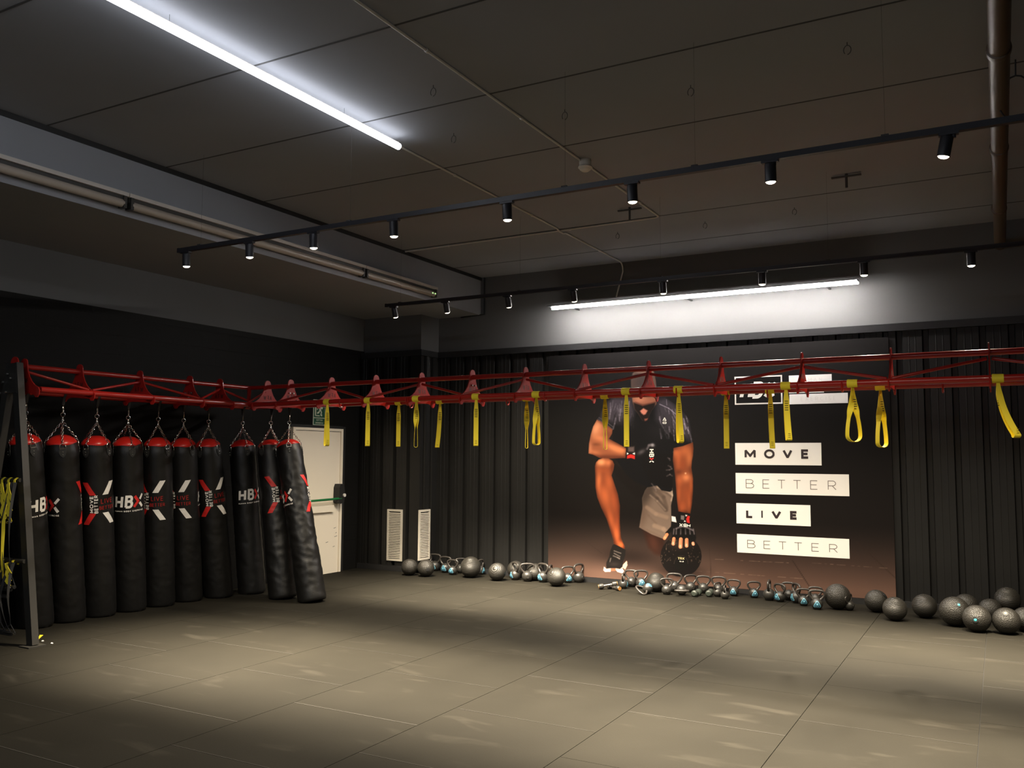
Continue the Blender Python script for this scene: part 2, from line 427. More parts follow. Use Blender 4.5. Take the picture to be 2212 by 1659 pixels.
b = MB(); b.box((-7.25, YB-.012, 0), (XR, YB+.06, .065)); struct(b, 'baseboard_back', M_trim, 'black steel floor channel under the back cladding', smooth=False)
b = MB(); b.box((XL, 10.36, 0), (-7.24, 10.42, .075)); b.box((-7.30, 10.36, 0), (-7.24, YB+.02, .075)); struct(b, 'baseboard_pillar', M_trim, 'black steel floor channel round the pillar', smooth=False)

# door with panic bar
def door():
    d = bpy.data.objects.new('door_1', None); col.objects.link(d); d.location = (XL, 9.45, 0)
    d['kind'] = 'structure'; d['label'] = 'cream emergency door with green push bar'
    X = XL
    b = MB(); b.box((X-.005, 8.96, 0), (X+.035, 9.885, 1.99)); b.build('door_leaf', M_doorw, d, smooth=False)
    b = MB()
    b.box((X-.005, 9.893, 0), (X+.05, 9.935, 2.035)); b.box((X-.005, 8.90, 0), (X+.05, 8.952, 2.035)); b.box((X-.005, 8.952, 1.998), (X+.049, 9.893, 2.035))
    b.build('door_frame', M_doorw, d, smooth=False)
    b = MB(); b.box((X-.002, 9.94, 0), (X+.03, 10.005, 2.07)); b.box((X-.002, 8.86, 2.04), (X+.029, 9.94, 2.075)); b.build('door_surround', M_black, d, smooth=False)
    b = MB(); b.box((X+.035, 9.02, .86), (X+.075, 9.74, .955)); pb = b.build('push_bar_housing', M_doorw, d, smooth=False)
    b = MB(); b.cyl((X+.13, 9.05, 1.03), (X+.13, 9.82, 1.045), .016); b.build('push_bar', M_green, d)
    b = MB(); b.prism([(9.76, .99), (9.80, .97), (9.87, .99), (9.89, 1.10), (9.86, 1.25), (9.79, 1.25), (9.765, 1.20)], (0, 1, 0), (0, 0, 1), (X+.09, 0, 0), .11); lk = b.build('latch_case', M_black, d, smooth=False)
    b = MB(); b.cyl((X+.145, 9.86, 1.09), (X+.165, 9.86, 1.09), .024); b.build('latch_button', M_white, lk)
    b = MB()
    for yy, zz, l in ((9.78, .62, .05), (9.80, .50, .06), (9.62, .43, .05), (9.77, .36, .04), (9.82, .55, .03)):
        b.add([(X+.0365, yy, zz), (X+.0365, yy+l, zz+.008), (X+.0365, yy+l, zz+.014), (X+.0365, yy, zz+.005)], [(0, 1, 2, 3)])
    b.build('scuff_mark', M_leg, d, smooth=False)
door()

# emergency exit sign
def exit_sign():
    y0, z0, z1 = 9.335, 2.075, 2.435; y1 = y0+.25; X = XL+.006
    t = thing('exit_sign', (XL, y0, z0), 'green and white running man exit sign above the cream door', 'sign')
    b = MB(); b.box((XL, y0, z0), (X, y1, z1)); b.build('sign_plate', M_signw, t, smooth=False)
    S = lambda a, c: (X+.0015, y0+.25*a, z0+.36*c)
    b = MB()
    b.add([S(.05, .30), S(.95, .30), S(.95, .97), S(.05, .97)], [(0, 1, 2, 3)]); b.add([S(.05, .03), S(.95, .03), S(.95, .27), S(.05, .27)], [(0, 1, 2, 3)])
    b.build('green_field', M_signg, t, smooth=False)
    S = lambda a, c: (X+.003, y0+.25*a, z0+.36*c)
    b = MB()
    for q in ([(.13, .35), (.22, .35), (.22, .92), (.13, .92)], [(.13, .86), (.80, .86), (.80, .92), (.13, .92)], [(.13, .35), (.52, .35), (.52, .39), (.13, .39)],
              [(.42, .74), (.56, .76), (.62, .60), (.50, .56)]):
        b.add([S(*p) for p in q], [(0, 1, 2, 3)])
    b.add([S(.56+.06*math.cos(k*.63), .81+.04*math.sin(k*.63)) for k in range(10)], [tuple(range(10))])
    for pl in ([(.45, .74), (.33, .68), (.30, .60)], [(.55, .74), (.68, .66), (.76, .70)], [(.53, .59), (.44, .50), (.30, .47)], [(.58, .60), (.66, .50), (.60, .40), (.72, .39)]):
        put(b, stroke_quads(pl, .035), S)
    put(b, [[(x*1.0, y) for x, y in q] for q in word('SORTIDA', .5, .17, .065, .016, .35, .9)], S)
    put(b, word('EMERGENCIA', .5, .06, .065, .016, .25, .8), S)
    b.build('pictogram', M_signw, t, smooth=False)
exit_sign()

# ------------------------------------------------------------------ louvred vents
def vent(fn, w_, h_, label):
    o = fn(0, 0, 0)
    t = thing('vent_grille', o, label, 'vent', 'louvred wall vents beside the cladding corner')
    b = MB()
    def bx(a0, a1, z0, z1, d0, d1, B, mi=0):
        vs = [fn(a, d, z) for z in (z0, z1) for a, d in ((a0, d0), (a1, d0), (a1, d1), (a0, d1))]
        B.add(vs, [(0,3,2,1),(4,5,6,7),(0,1,5,4),(1,2,6,5),(2,3,7,6),(3,0,4,7)], mi)
    bx(0, .028, 0, h_, 0, .022, b); bx(w_-.028, w_, 0, h_, 0, .022, b); bx(.028, w_-.028, 0, .03, 0, .0215, b); bx(.028, w_-.028, h_-.03, h_, 0, .0215, b)
    b.build('vent_frame', M_grille, t, smooth=False)
    b = MB(); bx(.02, w_-.02, .02, h_-.02, -.001, .002, b); b.build('vent_backing', M_dark, t, smooth=False)
    b = MB(); n = 27
    for k in range(n):
        z = .04+(h_-.08)*k/n; s = (h_-.08)/n
        vs = [fn(.026, .004, z+s*.62), fn(w_-.026, .004, z+s*.62), fn(w_-.026, .018, z), fn(.026, .018, z), fn(.026, .004, z+s*.72), fn(w_-.026, .004, z+s*.72), fn(w_-.026, .019, z+s*.3), fn(.026, .019, z+s*.3)]
        b.add(vs, [(0,3,2,1),(4,5,6,7),(0,1,5,4),(1,2,6,5),(2,3,7,6),(3,0,4,7)])
    b.build('louvres', M_grille, t, smooth=False)
vent(lambda a, d, z: Vector((-7.812+a, 10.384-d, .146+z)), .265, .735, 'cream louvred vent on the pillar front, nearer the door')
vent(lambda a, d, z: Vector((-7.264+d, 10.365+a, .175+z)), .275, .71, 'cream louvred vent on the pillar side, behind the kettlebells')

# ------------------------------------------------------------------ overhead lamps
def linear_long():
    # runs along the room just under the ceiling, continuing behind the viewer
    t = thing('linear_lamp', (-4.27, 3.0, 4.2), 'long bright linear lamp under the ceiling, pointing at the back wall', 'lamp')
    x = -4.235; y0, y1 = -3.6, 5.69; zl = 4.19
    b = MB(); b.box((x-.005, y0, zl+.026), (x+.005, y1, zl+.034)); b.build('lamp_housing', M_batten, t, smooth=False)
    b = MB(); b.cyl((x, y0, zl), (x, y1, zl), .027, 20); b.build('lamp_diffuser', M_ledE, t)
    for yy in (1.8, 3.4, 5.0):
        b = MB(); b.cyl((x, yy, zl+.03), (x, yy, ZC-.002), .0012, 6); b.build('suspension_wire', M_joint, t)
    b = MB(); b.tube([(x, y1, zl+.02), (x-.02, y1+.02, zl+.05), (x-.06, y1+.05, ZC-.02), (-4.33, 5.80, ZC-.012)], .007, 6); b.build('supply_cable', M_cond, t)
linear_long()
def linear_fill(x, label):
    # two added lamps, unseen behind the viewer, giving the ceiling cool fill light
    t = thing('linear_lamp', (x, -1.6, 3.5), label, 'lamp'); y0, y1, zl = -3.5, .3, 3.5
    b = MB(); b.box((x-.02, y0, zl+.026), (x+.02, y1, zl+.05)); b.build('lamp_housing', M_batten, t, smooth=False)
    b = MB(); b.cyl((x, y0, zl), (x, y1, zl), .03, 20); b.build('lamp_diffuser', M_ledE3, t)
    for yy in (-3.0, -.2):
        b = MB(); b.cyl((x, yy, zl+.04), (x, yy, ZC-.002), .002, 6); b.build('suspension_wire', M_joint, t)
linear_fill(-1.4, 'added fill lamp hanging behind the viewer, right one')
linear_fill(-5.2, 'added fill lamp hanging behind the viewer, left one')
def linear_wall():
    t = thing('linear_lamp', (-3.37, 10.75, 3.66), 'bright linear wall lamp above the poster, washing the grey wall', 'lamp')
    y = 10.50; x0, x1 = -5.21, -1.33
    b = MB(); b.box((x0, y-.16, 3.649), (x1, y+.05, 3.659)); b.box((x0, y-.018, 3.659), (x1, y+.018, 3.682)); b.build('lamp_housing', M_track, t, smooth=False)  # wide overhanging plate added to keep the lamp's light off the ceiling
    b = MB(); pr = [(-.019, .0), (-.019, -.008), (-.014, -.015), (-.006, -.019), (.006, -.019), (.014, -.015), (.019, -.008), (.019, 0)]; k = len(pr)
    vs = [(x0, y+a, 3.648+c) for a, c in pr]+[(x1, y+a, 3.648+c) for a, c in pr]
    b.add(vs, [(i, (i+1) % k, k+(i+1) % k, k+i) for i in range(k)]+[tuple(range(k)), tuple(range(2*k-1, k-1, -1))]); b.build('lamp_diffuser', M_ledE2, t)
    for xx in (-5.0, -3.4, -1.7):
        b = MB(); b.box((xx-.012, y+.014, 3.661), (xx+.012, 10.90, 3.677)); b.build('bracket', M_track, t, smooth=False)
linear_wall()

def track(y, z, x0, x1, rods, label):
    t = thing('track_rail', (x0, y, z), label, 'light track', 'black ceiling light tracks')
    b = MB(); b.box((x0, y-.019, z-.018), (x1, y+.019, z+.018)); b.box((x0-.004, y-.021, z-.02), (x0+.02, y+.021, z+.02)); b.build('rail', M_track, t, smooth=False)
    for r in rods:
        b = MB(); b.box((r-.02, y-.022, z+.016), (r+.02, y+.022, z+.026)); b.cyl((r, y, z+.02), (r, y, ZC if r > -6.57 else 3.715), .0007, 6); b.build('suspension_wire', M_joint, t, smooth=False)
track(5.23, 3.445, -6.27, XR-.3, (-6.0, -4.35, -2.5, -1.6, -.5, 1.2), 'nearer black light track hanging below the ceiling')
track(8.28, 3.43, -6.31, XR-.3, (-6.1, -4.5, -2.9, -1.3, .3, 2.0), 'farther black light track hanging near the poster wall')

def spot_proto():
    t = thing('spotlight', (0, 0, 0), '', 'spotlight')
    b = MB(); b.box((-.05, -.017, -.032), (.05, .017, -.016)); b.cyl((.026, 0, -.05), (.026, 0, -.03), .010, 10); b.build('adapter', M_track, t)
    b = MB(); b.lathe([(.006, -.035), (.032, -.037), (.034, -.042), (.034, -.145), (.031, -.147), (.029, -.142), (.027, -.136)], 24); b.build('lamp_head', M_track, t)
    b = MB(); b.lathe([(.001, -.158), (.014, -.1565), (.024, -.152), (.0285, -.146), (.0285, -.140), (.001, -.139)], 20); b.build('lens', M_spotE, t)
    L = bpy.data.lights.new('spot_lamp', 'SPOT'); L.energy = SPOT_W; L.color = SPOT_COL; L.spot_size = math.radians(60); L.spot_blend = 1.0; L.shadow_soft_size = 0.026
    lo = bpy.data.objects.new('spot_lamp', L); col.objects.link(lo); lo.parent = t; lo.location = (0, 0, -.190)
    L = bpy.data.lights.new('spill_lamp', 'SPOT'); L.energy = SPILL_W; L.color = SPOT_COL; L.spot_size = math.radians(130); L.spot_blend = 1.0; L.shadow_soft_size = 0.026
    lo = bpy.data.objects.new('spill_lamp', L); col.objects.link(lo); lo.parent = t; lo.location = (0, 0, -.190)
    return t
SP = spot_proto()
ordn = ['first', 'second', 'third', 'fourth', 'fifth', 'sixth', 'seventh', 'eighth', 'ninth', 'tenth']
first = True
for nm, y, z, xs in (('nearer', 5.23, 3.445, (-6.18, -5.42, -4.72, -3.93, -2.95, -2.02, -1.14, -.18, .75)), ('farther', 8.28, 3.43, (-6.2, -5.47, -4.66, -3.87, -2.88, -1.90, -1.00, -.15, .75))):  # last spot of each row is added out of frame to light the right-hand floor
    for i, x in enumerate(xs):
        o = SP if first else copy_tree(SP); first = False
        o.location = (x, y, z)
        for ch in o.children:      # heads are aimed a little towards the poster wall
            if not ch.name.startswith('adapter'): ch.rotation_euler = (math.radians((18 if i < 4 else 9 if i == 4 else 2) if nm == 'farther' else 4), math.radians(12 if i == 7 and nm == 'nearer' else 0), 0)
        o['label'] = f'{ordn[i]} black cylinder spotlight from the left on the {nm} track'; o['group'] = f'spotlights on the {nm} track'

# fluorescent battens on the bulkhead
def batten(y0, y1, k):
    x = -6.52
    t = thing('batten_light', (x, y0, 3.8), ['unlit fluorescent batten nearest the viewer on the bulkhead', 'unlit fluorescent batten second from the poster wall on the bulkhead', 'unlit fluorescent batten with green indicators, nearest the poster wall'][k], 'ceiling light', 'unlit battens along the bulkhead')
    b = MB(); b.box((x-.052, y0+.004, 3.862), (x+.05, y1-.004, 3.895)); b.build('housing', M_batten, t, smooth=False)
    b = MB(); b.box((x-.052, y0+.004, 3.815), (x+.03, y1-.004, 3.861)); b.build('reflector', M_leg, t, smooth=False)
    b = MB(); b.lathe([(.012, 0), (.036, .01), (.036, y1-y0-.07), (.012, y1-y0-.06)], 20, (x+.012, y0+.03, 3.800), Matrix.Rotation(-math.pi/2, 3, 'X')); b.build('diffuser_tube', M_diff, t)
    for yy in (y0+.02, y1-.05):
        b = MB(); b.box((x-.03, yy, 3.758), (x+.046, yy+.03, 3.862)); b.build('end_cap', M_leg, t, smooth=False)
    if k == 2:
        for dy in (-.13, -.07):
            b = MB(); b.cyl((x+.04, y1+dy, 3.80), (x+.058, y1+dy, 3.80), .008, 10); b.build('indicator', M_gled, t)
batten(1.75, 4.86, 0); batten(4.86, 8.10, 1); batten(8.10, 9.62, 2)

# conduits
def conduit(name, pts, label, r=.010):
    o = MB(); o.tube(pts, r, 8)
    for i in range(len(pts)-1):
        a, c = Vector(pts[i]), Vector(pts[i+1]); L = (c-a).length
        k = int(L/1.25)
        for j in range(k):
            p = a+(c-a)*((j+.6)/max(k, 1)); d = (c-a).normalized(); o.cyl(p-d*.012, p+d*.012, r*1.55, 8)
    return tag(o.build(name, M_cond, origin=pts[0]), label, 'conduit', 'grey cable conduits on the ceiling')
def bend(a, c, e, r=.08, n=6):
    a, c, e = Vector(a), Vector(c), Vector(e); p = c+(a-c).normalized()*r; q = c+(e-c).normalized()*r
    return [tuple((1-t)**2*p+2*t*(1-t)*c+t*t*q) for t in [i/n for i in range(n+1)]]
zc = ZC-.011
conduit('conduit', [(-3.135, YF, zc)]+bend((-3.135, YF, zc), (-3.14, 8.96, zc), (-6.5, 8.96, zc))+[(-6.56, 8.99, zc)], 'grey ceiling conduit through the smoke detector, turning left to the bulkhead')
conduit('conduit', [(-4.34, 5.78, zc)]+[(-4.34, 8.86, zc), (-4.34, 8.93, zc-.021), (-4.34, 9.03, zc-.021), (-4.34, 9.10, zc)]+bend((-4.34, 9.2, zc), (-4.34, 10.88, zc), (-4.34, 10.88, 3.8), .12)+[(-4.44, 10.885, 3.80)], 'grey conduit running from the linear lamp end down the back wall')
b = MB(); zz = 3.70
b.tube([(-6.50, 10.87, 4.26), (-6.50, 10.87, 3.72), (-6.9, 10.87, 3.70)], .012, 8); b.tube([(-6.62, 10.87, 4.2), (-6.62, 10.87, 3.72)], .007, 8)
tag(b.build('conduit', M_clad, origin=(-6.5, 10.87, 4.26)), 'dark cable conduit dropping beside the end of the bulkhead', 'conduit', 'grey cable conduits on the ceiling')
# brown pipe
t = thing('drain_pipe', (.08, 4, 4.0), 'brown plastic drain pipe with collars under the ceiling, top right', 'pipe')
b = MB(); b.cyl((.072, YF, 4.0), (.088, 10.9, 4.0), .057, 24); b.build('pipe', M_pipe, t)
for yy in (1.9, 3.75, 5.58, 7.41, 9.24):
    b = MB(); b.lathe([(.057, 0), (.066, .004), (.068, .03), (.066, .056), (.057, .06)], 24, (.08, yy, 4.0), Matrix.Rotation(-math.pi/2, 3, 'X')); b.build('pipe_collar', M_pipe, t)
    b = MB(); b.box((.07, yy+.02, 4.05), (.09, yy+.04, ZC)); b.build('pipe_hanger', M_joint, t, smooth=False)
# wire loop
p = hit(2196, 215, 2, 4.0)
b = MB(); b.tube([(p.x+.10*math.sin(a)*(1 if a < math.pi else 1), p.y, p.z-.02+(-.13 if True else 0)*math.cos(a)*(.9 if math.cos(a) > 0 else 1.4)) for a in [i*math.pi/10 for i in range(20)]], .006, 6, closed=True)
b.tube([(p.x, p.y, p.z+.16), (p.x+.003, p.y, ZC)], .005, 6)
tag(b.build('cable_loop', M_black, origin=(p.x, p.y, ZC)), 'thin black cable loop hanging beside the brown pipe', 'cable')
# smoke detector
t = thing('smoke_detector', (-3.10, 6.92, ZC), 'white round smoke detector on the ceiling conduit', 'smoke detector')
b = MB(); b.lathe([(.052, 0), (.055, -.01), (.053, -.055), (.03, -.058)], 28, (-3.11, 6.92, ZC)); b.build('detector_base', M_grille, t)
b = MB(); b.lathe([(.03, -.056), (.062, -.062), (.064, -.072), (.05, -.085), (.05, -.089), (.042, -.095), (.03, -.104), (.012, -.108), (.001, -.108)], 28, (-3.11, 6.92, ZC)); b.build('detector_head', M_grille, t)
# ceiling hooks
for (px, py, kind, lb) in ((1360, 452, 1, 'dark T shaped bracket below the sixth near spotlight'), (1828, 380, 1, 'dark T shaped bracket on the ceiling left of the brown pipe'), (1830, 98, 0, 'small wire hook on the ceiling, top right'), (1492, 190, 0, 'small wire hook in the ceiling slab top centre'),
                       (1220, 242, 0, 'small wire hook beside the smoke detector conduit'), (980, 293, 0, 'round wire hook right of the linear lamp end'), (936, 190, 0, 'pale fixing scrap between lamp and conduit'), (1523, 482, 0, 'round wire hook right of the conduit bend'), (1716, 452, 0, 'small wire hook above the far track'), (1334, 505, 0, 'small wire hook below the conduit bend')):
    p = hit(px, py, 2, ZC-.02); b = MB()
    if kind: b.box((p.x-.13, p.y-.015, ZC-.03), (p.x+.13, p.y+.015, ZC-.018)); b.cyl((p.x, p.y, ZC-.13), (p.x, p.y, ZC), .012, 8)
    else:
        b.tube([(p.x+.022*math.sin(a), p.y, ZC-.05-.03*math.cos(a)) for a in [i*math.pi/8 for i in range(15)]], .0025, 6); b.cyl((p.x, p.y, ZC-.02), (p.x, p.y, ZC), .003, 6)
    tag(b.build('ceiling_hook', M_joint, origin=(p.x, p.y, ZC)), lb, 'hook', 'old fixings left in the ceiling')

# ------------------------------------------------------------------ poster (a printed panel: its picture is painted as colours of the print)
PX0, PX1, PZ0, PZ1 = -5.415, -1.065, .068, 3.04
def paint_material():
    m = bpy.data.materials.new('printed picture'); m.use_nodes = True; nt = m.node_tree; b = nt.nodes['Principled BSDF']
    a = nt.nodes.new('ShaderNodeAttribute'); a.attribute_name = 'print'; nt.links.new(a.outputs['Color'], b.inputs['Base Color']); b.inputs['Roughness'].default_value = 0.6; b.inputs['Specular IOR Level'].default_value = 0.12
    return m
M_paint = paint_material()
class Canvas:
    def __init__(s, x, y): s.x = x; s.y = y; s.c = np.zeros((len(x), 3)); s.last = None
    def _apply(s, a, color, idx):
        c = np.array(color)/255.; s.c[idx] = s.c[idx]*(1-a[:, None])+c*a[:, None]
    def poly(s, pts, color, soft=1.0, alpha=1.0, clip=None, rim=None):
        P = np.array(pts, float); x0, y0 = P.min(0)-soft*1.5; x1, y1 = P.max(0)+soft*1.5
        idx = np.where((s.x > x0) & (s.x < x1) & (s.y > y0) & (s.y < y1))[0]
        px, py = s.x[idx], s.y[idx]; ins = np.zeros(len(idx), bool); dm = np.full(len(idx), 1e9); n = len(P)
        for i in range(n):
            ax, ay = P[i]; bx, by = P[(i+1) % n]
            if ay != by: ins ^= ((ay > py) != (by > py)) & (px < (bx-ax)*(py-ay)/(by-ay)+ax)
            L = (bx-ax)**2+(by-ay)**2+1e-9; t = np.clip(((px-ax)*(bx-ax)+(py-ay)*(by-ay))/L, 0, 1)
            dm = np.minimum(dm, np.hypot(px-ax-t*(bx-ax), py-ay-t*(by-ay)))
        a = np.clip(.5+np.where(ins, dm, -dm)/soft, 0, 1)*alpha
        if clip is not None: a = a*clip[idx]
        s._apply(a, color, idx)
        if rim:
            for rw, rc, ra, (lx, ly) in rim:     # darker turning edge, stronger on one side
                gx = px-P[:, 0].mean(); gy = py-P[:, 1].mean(); g_ = .5+.5*np.clip((gx*lx+gy*ly)/(np.abs(gx*lx+gy*ly).max()+1e-6)*2, -1, 1)
                s._apply(np.where(ins, np.exp(-(dm/rw)**2), 0)*ra*g_, rc, idx)
        m = np.zeros(len(s.x)); m[idx] = a/max(alpha, 1e-6); return m
    def line(s, pts, wd, color, soft=1.0, alpha=1.0, clip=None):
        for (ax, ay), (bx, by) in zip(pts[:-1], pts[1:]):
            idx = np.where((s.x > min(ax, bx)-wd-soft) & (s.x < max(ax, bx)+wd+soft) & (s.y > min(ay, by)-wd-soft) & (s.y < max(ay, by)+wd+soft))[0]
            px, py = s.x[idx], s.y[idx]; L = (bx-ax)**2+(by-ay)**2+1e-9; t = np.clip(((px-ax)*(bx-ax)+(py-ay)*(by-ay))/L, 0, 1)
            d = np.hypot(px-ax-t*(bx-ax), py-ay-t*(by-ay)); a = np.clip(.5+(wd/2-d)/soft, 0, 1)*alpha
            if clip is not None: a = a*clip[idx]
            s._apply(a, color, idx)
    def blob(s, cx, cy, rx, ry, rot, color, alpha=1.0, clip=None):
        r = max(rx, ry)*2.2; idx = np.where((abs(s.x-cx) < r) & (abs(s.y-cy) < r))[0]
        dx, dy = s.x[idx]-cx, s.y[idx]-cy; c_, s_ = math.cos(math.radians(rot)), math.sin(math.radians(rot))
        u = (dx*c_+dy*s_)/rx; v = (-dx*s_+dy*c_)/ry; a = np.exp(-(u*u+v*v)*1.2)*alpha
        if clip is not None: a = a*clip[idx]
        s._apply(a, color, idx)
def A(l): return [(1180+x/5.183, 740+y/5.183) for x, y in l]
def B(l): return [(1200+x/5.529, 980+y/5.529) for x, y in l]
def paint_person(c):
    rnd = random.Random(11)
    RIM = ((7.0, (46, 19, 12), .85, (1, .3)), (3.2, (78, 36, 24), .7, (-1, 0)))
    # floor of the picture
    c.blob(*B([(870, 1230)])[0], 85, 24, 5, (24, 17, 15), .75); c.blob(*B([(1500, 1400)])[0], 60, 18, 5, (24, 17, 15), .8)
    # kneeling leg in the dark behind
    c.poly(B([(1040,900),(1300,1000),(1300,1230),(1190,1200),(1110,1120),(1075,1010)]), (44,25,19), 8, .9)
    c.blob(*B([(1170,1060)])[0], 12, 22, -20, (74,42,32), .7)
    # shorts, near thigh in shade
    c.poly(B([(690,70),(1100,60),(1395,405),(1140,350),(1035,530),(960,520),(820,370),(690,230)]), (20,16,15), 4)
    c.blob(*B([(800,110)])[0], 12, 8, 20, (70,58,50), .6)
    c.line(B([(790,80),(830,130)]), 3, (95,84,76), 4, .6)
    m = c.poly(B([(1140,350),(1230,385),(1330,412),(1395,405),(1403,500),(1380,620),(1385,880),(1330,960),(1300,1022),(1150,965),(1000,880),(1040,650),(1035,530),(1070,440)]), (116,98,87), 2)
    c.blob(*B([(1060,520)])[0], 16, 34, 25, (52,43,38), .85, m); c.blob(*B([(1120,420)])[0], 14, 16, 0, (60,50,45), .8, m)
    c.blob(*B([(1040,760)])[0], 10, 30, 8, (92,72,62), .6, m)
    for l, wd, cc, al in (([(1110,450),(1210,540),(1320,670)], 9, (66,54,48), .7), ([(1190,420),(1290,520),(1325,640)], 8, (80,66,58), .7), ([(1130,495),(1215,565),(1310,672)], 2.2, (168,146,130), .55),
                          ([(1160,380),(1240,440),(1330,470),(1395,520)], 4, (90,74,65), .7), ([(1220,400),(1330,440),(1392,490)], 4, (178,156,140), .7), ([(1045,650),(1110,740),(1200,830)], 4, (104,85,74), .6),
                          ([(1090,640),(1200,720),(1330,760)], 8, (152,126,108), .5), ([(1180,860),(1290,900),(1340,940)], 9, (158,132,114), .5), ([(1390,420),(1403,500),(1385,560)], 3, (200,180,160), .7), ([(1040,890),(1290,1005)], 4, (105,86,76), .6)):
        c.line(B(l), wd, cc, 4, al, m)
    # shirt
    m = c.poly(A([(960,600),(760,610),(690,650),(640,710),(605,790),(565,862),(742,975),(745,1090),(770,1300),(900,1480),(1000,1560),(1140,1620),(1240,1600),(1290,1655),(1380,1672),(1412,1655),(1412,1238),(1520,1215),(1640,1165),(1622,980),(1600,870),(1540,780),(1430,680),(1330,612),(1180,600)]), (15,14,16), 2)
    m2 = c.poly(B([(1040,0),(1412,0),(1412,100),(1395,405),(1330,412),(1230,378),(1130,340),(1040,150)]), (14,12,13), 2)
    SH = (96,88,98)
    c.poly(A([(680,660),(760,612),(960,620),(985,760),(960,860),(860,900),(740,900),(610,850),(620,780)]), (70,63,72), 14, .85, m)
    c.poly(A([(1240,640),(1330,612),(1430,680),(1540,780),(1600,870),(1620,980),(1600,1090),(1450,1010),(1300,960),(1230,860)]), (66,60,68), 16, .85, m)
    for i in range(85):       # lit folds over both shoulders
        left = i % 2; x0, y0 = (rnd.uniform(650, 965), rnd.uniform(630, 850)) if left else (rnd.uniform(1260, 1590), rnd.uniform(640, 980))
        if not left and y0 < 640+(x0-1260)*.45: continue
        if left and y0 > 640+(x0-600)*1.2: continue
        dx = rnd.uniform(-25, 20)+(30 if not left else 0); ln = rnd.uniform(50, 130); br = rnd.choice((60, 96, 128, 156, 178, 34, 40, 30))
        c.line(A([(x0, y0), (x0+dx*.4, y0+ln*.5), (x0+dx, y0+ln)]), rnd.uniform(1.2, 3.2), (br, br*.93, br*1.02), 2.4, rnd.uniform(.35, .75), m)
    c.blob(*A([(900,900)])[0], 22, 14, 0, (30,27,30), .7, m); c.blob(*A([(1250,980)])[0], 24, 22, 0, (26,24,27), .8, m)
    c.line(A([(1270,690),(1370,735),(1450,800)]), 1.6, (176,164,182), 1.6, .7, m); c.line(A([(1345,640),(1350,700)]), 1.4, (150,140,156), 1.6, .6, m)
    for l in ([(575,855),(650,900),(742,970)], [(590,840),(660,880),(748,945)]): c.line(A(l), 2.4, (96,90,98), 2, .6, m)
    c.line(A([(1420,1225),(1530,1195),(1635,1150)]), 2.4, (80,74,80), 2, .6, m)
    c.line(A([(1600,1000),(1625,1080),(1638,1160)]), 3, (110,102,112), 3, .6, m)
    for l in ([(1362,1290),(1378,1300),(1384,1318)], [(1366,1378),(1392,1392),(1404,1412)], [(1345,1428),(1380,1425),(1406,1414)], [(1350,1495),(1385,1476),(1410,1492)], [(1180,1580),(1220,1630),(1230,1659)]):
        c.line(A(l), 1.8, (126,112,112), 3.5, .55)
    # head, bowed
    m = c.poly(A([(950,520),(948,420),(965,350),(1000,308),(1050,282),(1110,272),(1170,285),(1205,330),(1225,420),(1235,520),(1243,600),(1232,690),(1180,760),(1130,860),(1110,880),(1075,870),(1030,800),(985,740),(965,660)]), (84,66,60), 2)
    c.blob(*A([(1110,300)])[0], 28, 10, 5, (172,118,98), .9, m); c.blob(*A([(1080,440)])[0], 24, 22, 0, (58,49,48), .9, m); c.blob(*A([(1190,420)])[0], 8, 24, 0, (96,70,60), .7, m)
    c.poly(A([(960,600),(1240,600),(1235,690),(1100,700),(980,680)]), (146,88,66), 8, .9, m); c.blob(*A([(1050,640)])[0], 18, 8, 0, (196,124,96), .7, m)
    c.poly(A([(978,672),(1080,706),(1222,668),(1205,770),(1150,860),(1120,895),(1075,885),(1030,800),(990,745)]), (26,18,17), 4, 1, m)
    c.line(A([(1000,668),(1080,702),(1210,668)]), 2.5, (100,52,38), 3, .7, m)
    c.poly(A([(1050,765),(1088,735),(1135,762),(1112,802),(1090,810),(1066,792)]), (205,128,108), 3)
    c.poly(A([(1098,855),(1138,848),(1130,868),(1105,876)]), (142,80,66), 3)
    # folded arm
    m = c.poly(A([(568,864),(525,940),(500,1030),(480,1130),(474,1240),(520,1252),(600,1290),(700,1298),(890,1290),(897,1186),(800,1130),(700,1078),(735,1020),(742,975),(650,905)]), (146,82,54), 2, rim=((5, (66,30,20), .8, (.4, 1)), (3, (100,52,36), .5, (-1, 0))))
    for (x, y), rx, ry, ro, cc, al in (((560,960),12,20,20,(236,160,116),.8), ((620,1000),10,10,0,(205,122,80),.6), ((690,1030),10,12,0,(110,60,42),.8), ((600,1070),16,8,15,(215,128,84),.7), ((560,1140),12,4,0,(112,62,40),.8), ((490,1180),5,18,0,(222,140,100),.6),
                                       ((760,1180),26,8,24,(226,136,88),.8), ((840,1200),16,7,12,(222,132,84),.7), ((700,1285),34,7,2,(100,50,32),.8), ((540,1230),14,6,10,(208,122,82),.6), ((640,905),20,4,32,(90,50,38),.6)):
        c.blob(*A([(x, y)])[0], rx, ry, ro, cc, al, m)
    # glove at the chest
    c.poly(A([(893,1180),(915,1150),(1000,1145),(1005,1230),(995,1310),(888,1292)]), (18,15,15), 2); c.poly(A([(915,1170),(985,1165),(985,1225),(915,1222)]), (98,82,80), 4, .9)
    c.poly(A([(903,1230),(925,1243),(903,1256)]), (240,235,230), 1.2); c.poly(A([(993,1230),(962,1243),(993,1256)]), (240,235,230), 1.2)
    c.poly(A([(905,1264),(945,1250),(993,1264),(992,1306),(948,1292),(904,1300)]), (196,42,36), 1.5)
    c.poly(A([(1000,1180),(1060,1185),(1120,1150),(1160,1128),(1210,1140),(1222,1200),(1215,1330),(1150,1345),(1060,1300),(1000,1300)]), (17,15,16), 2)
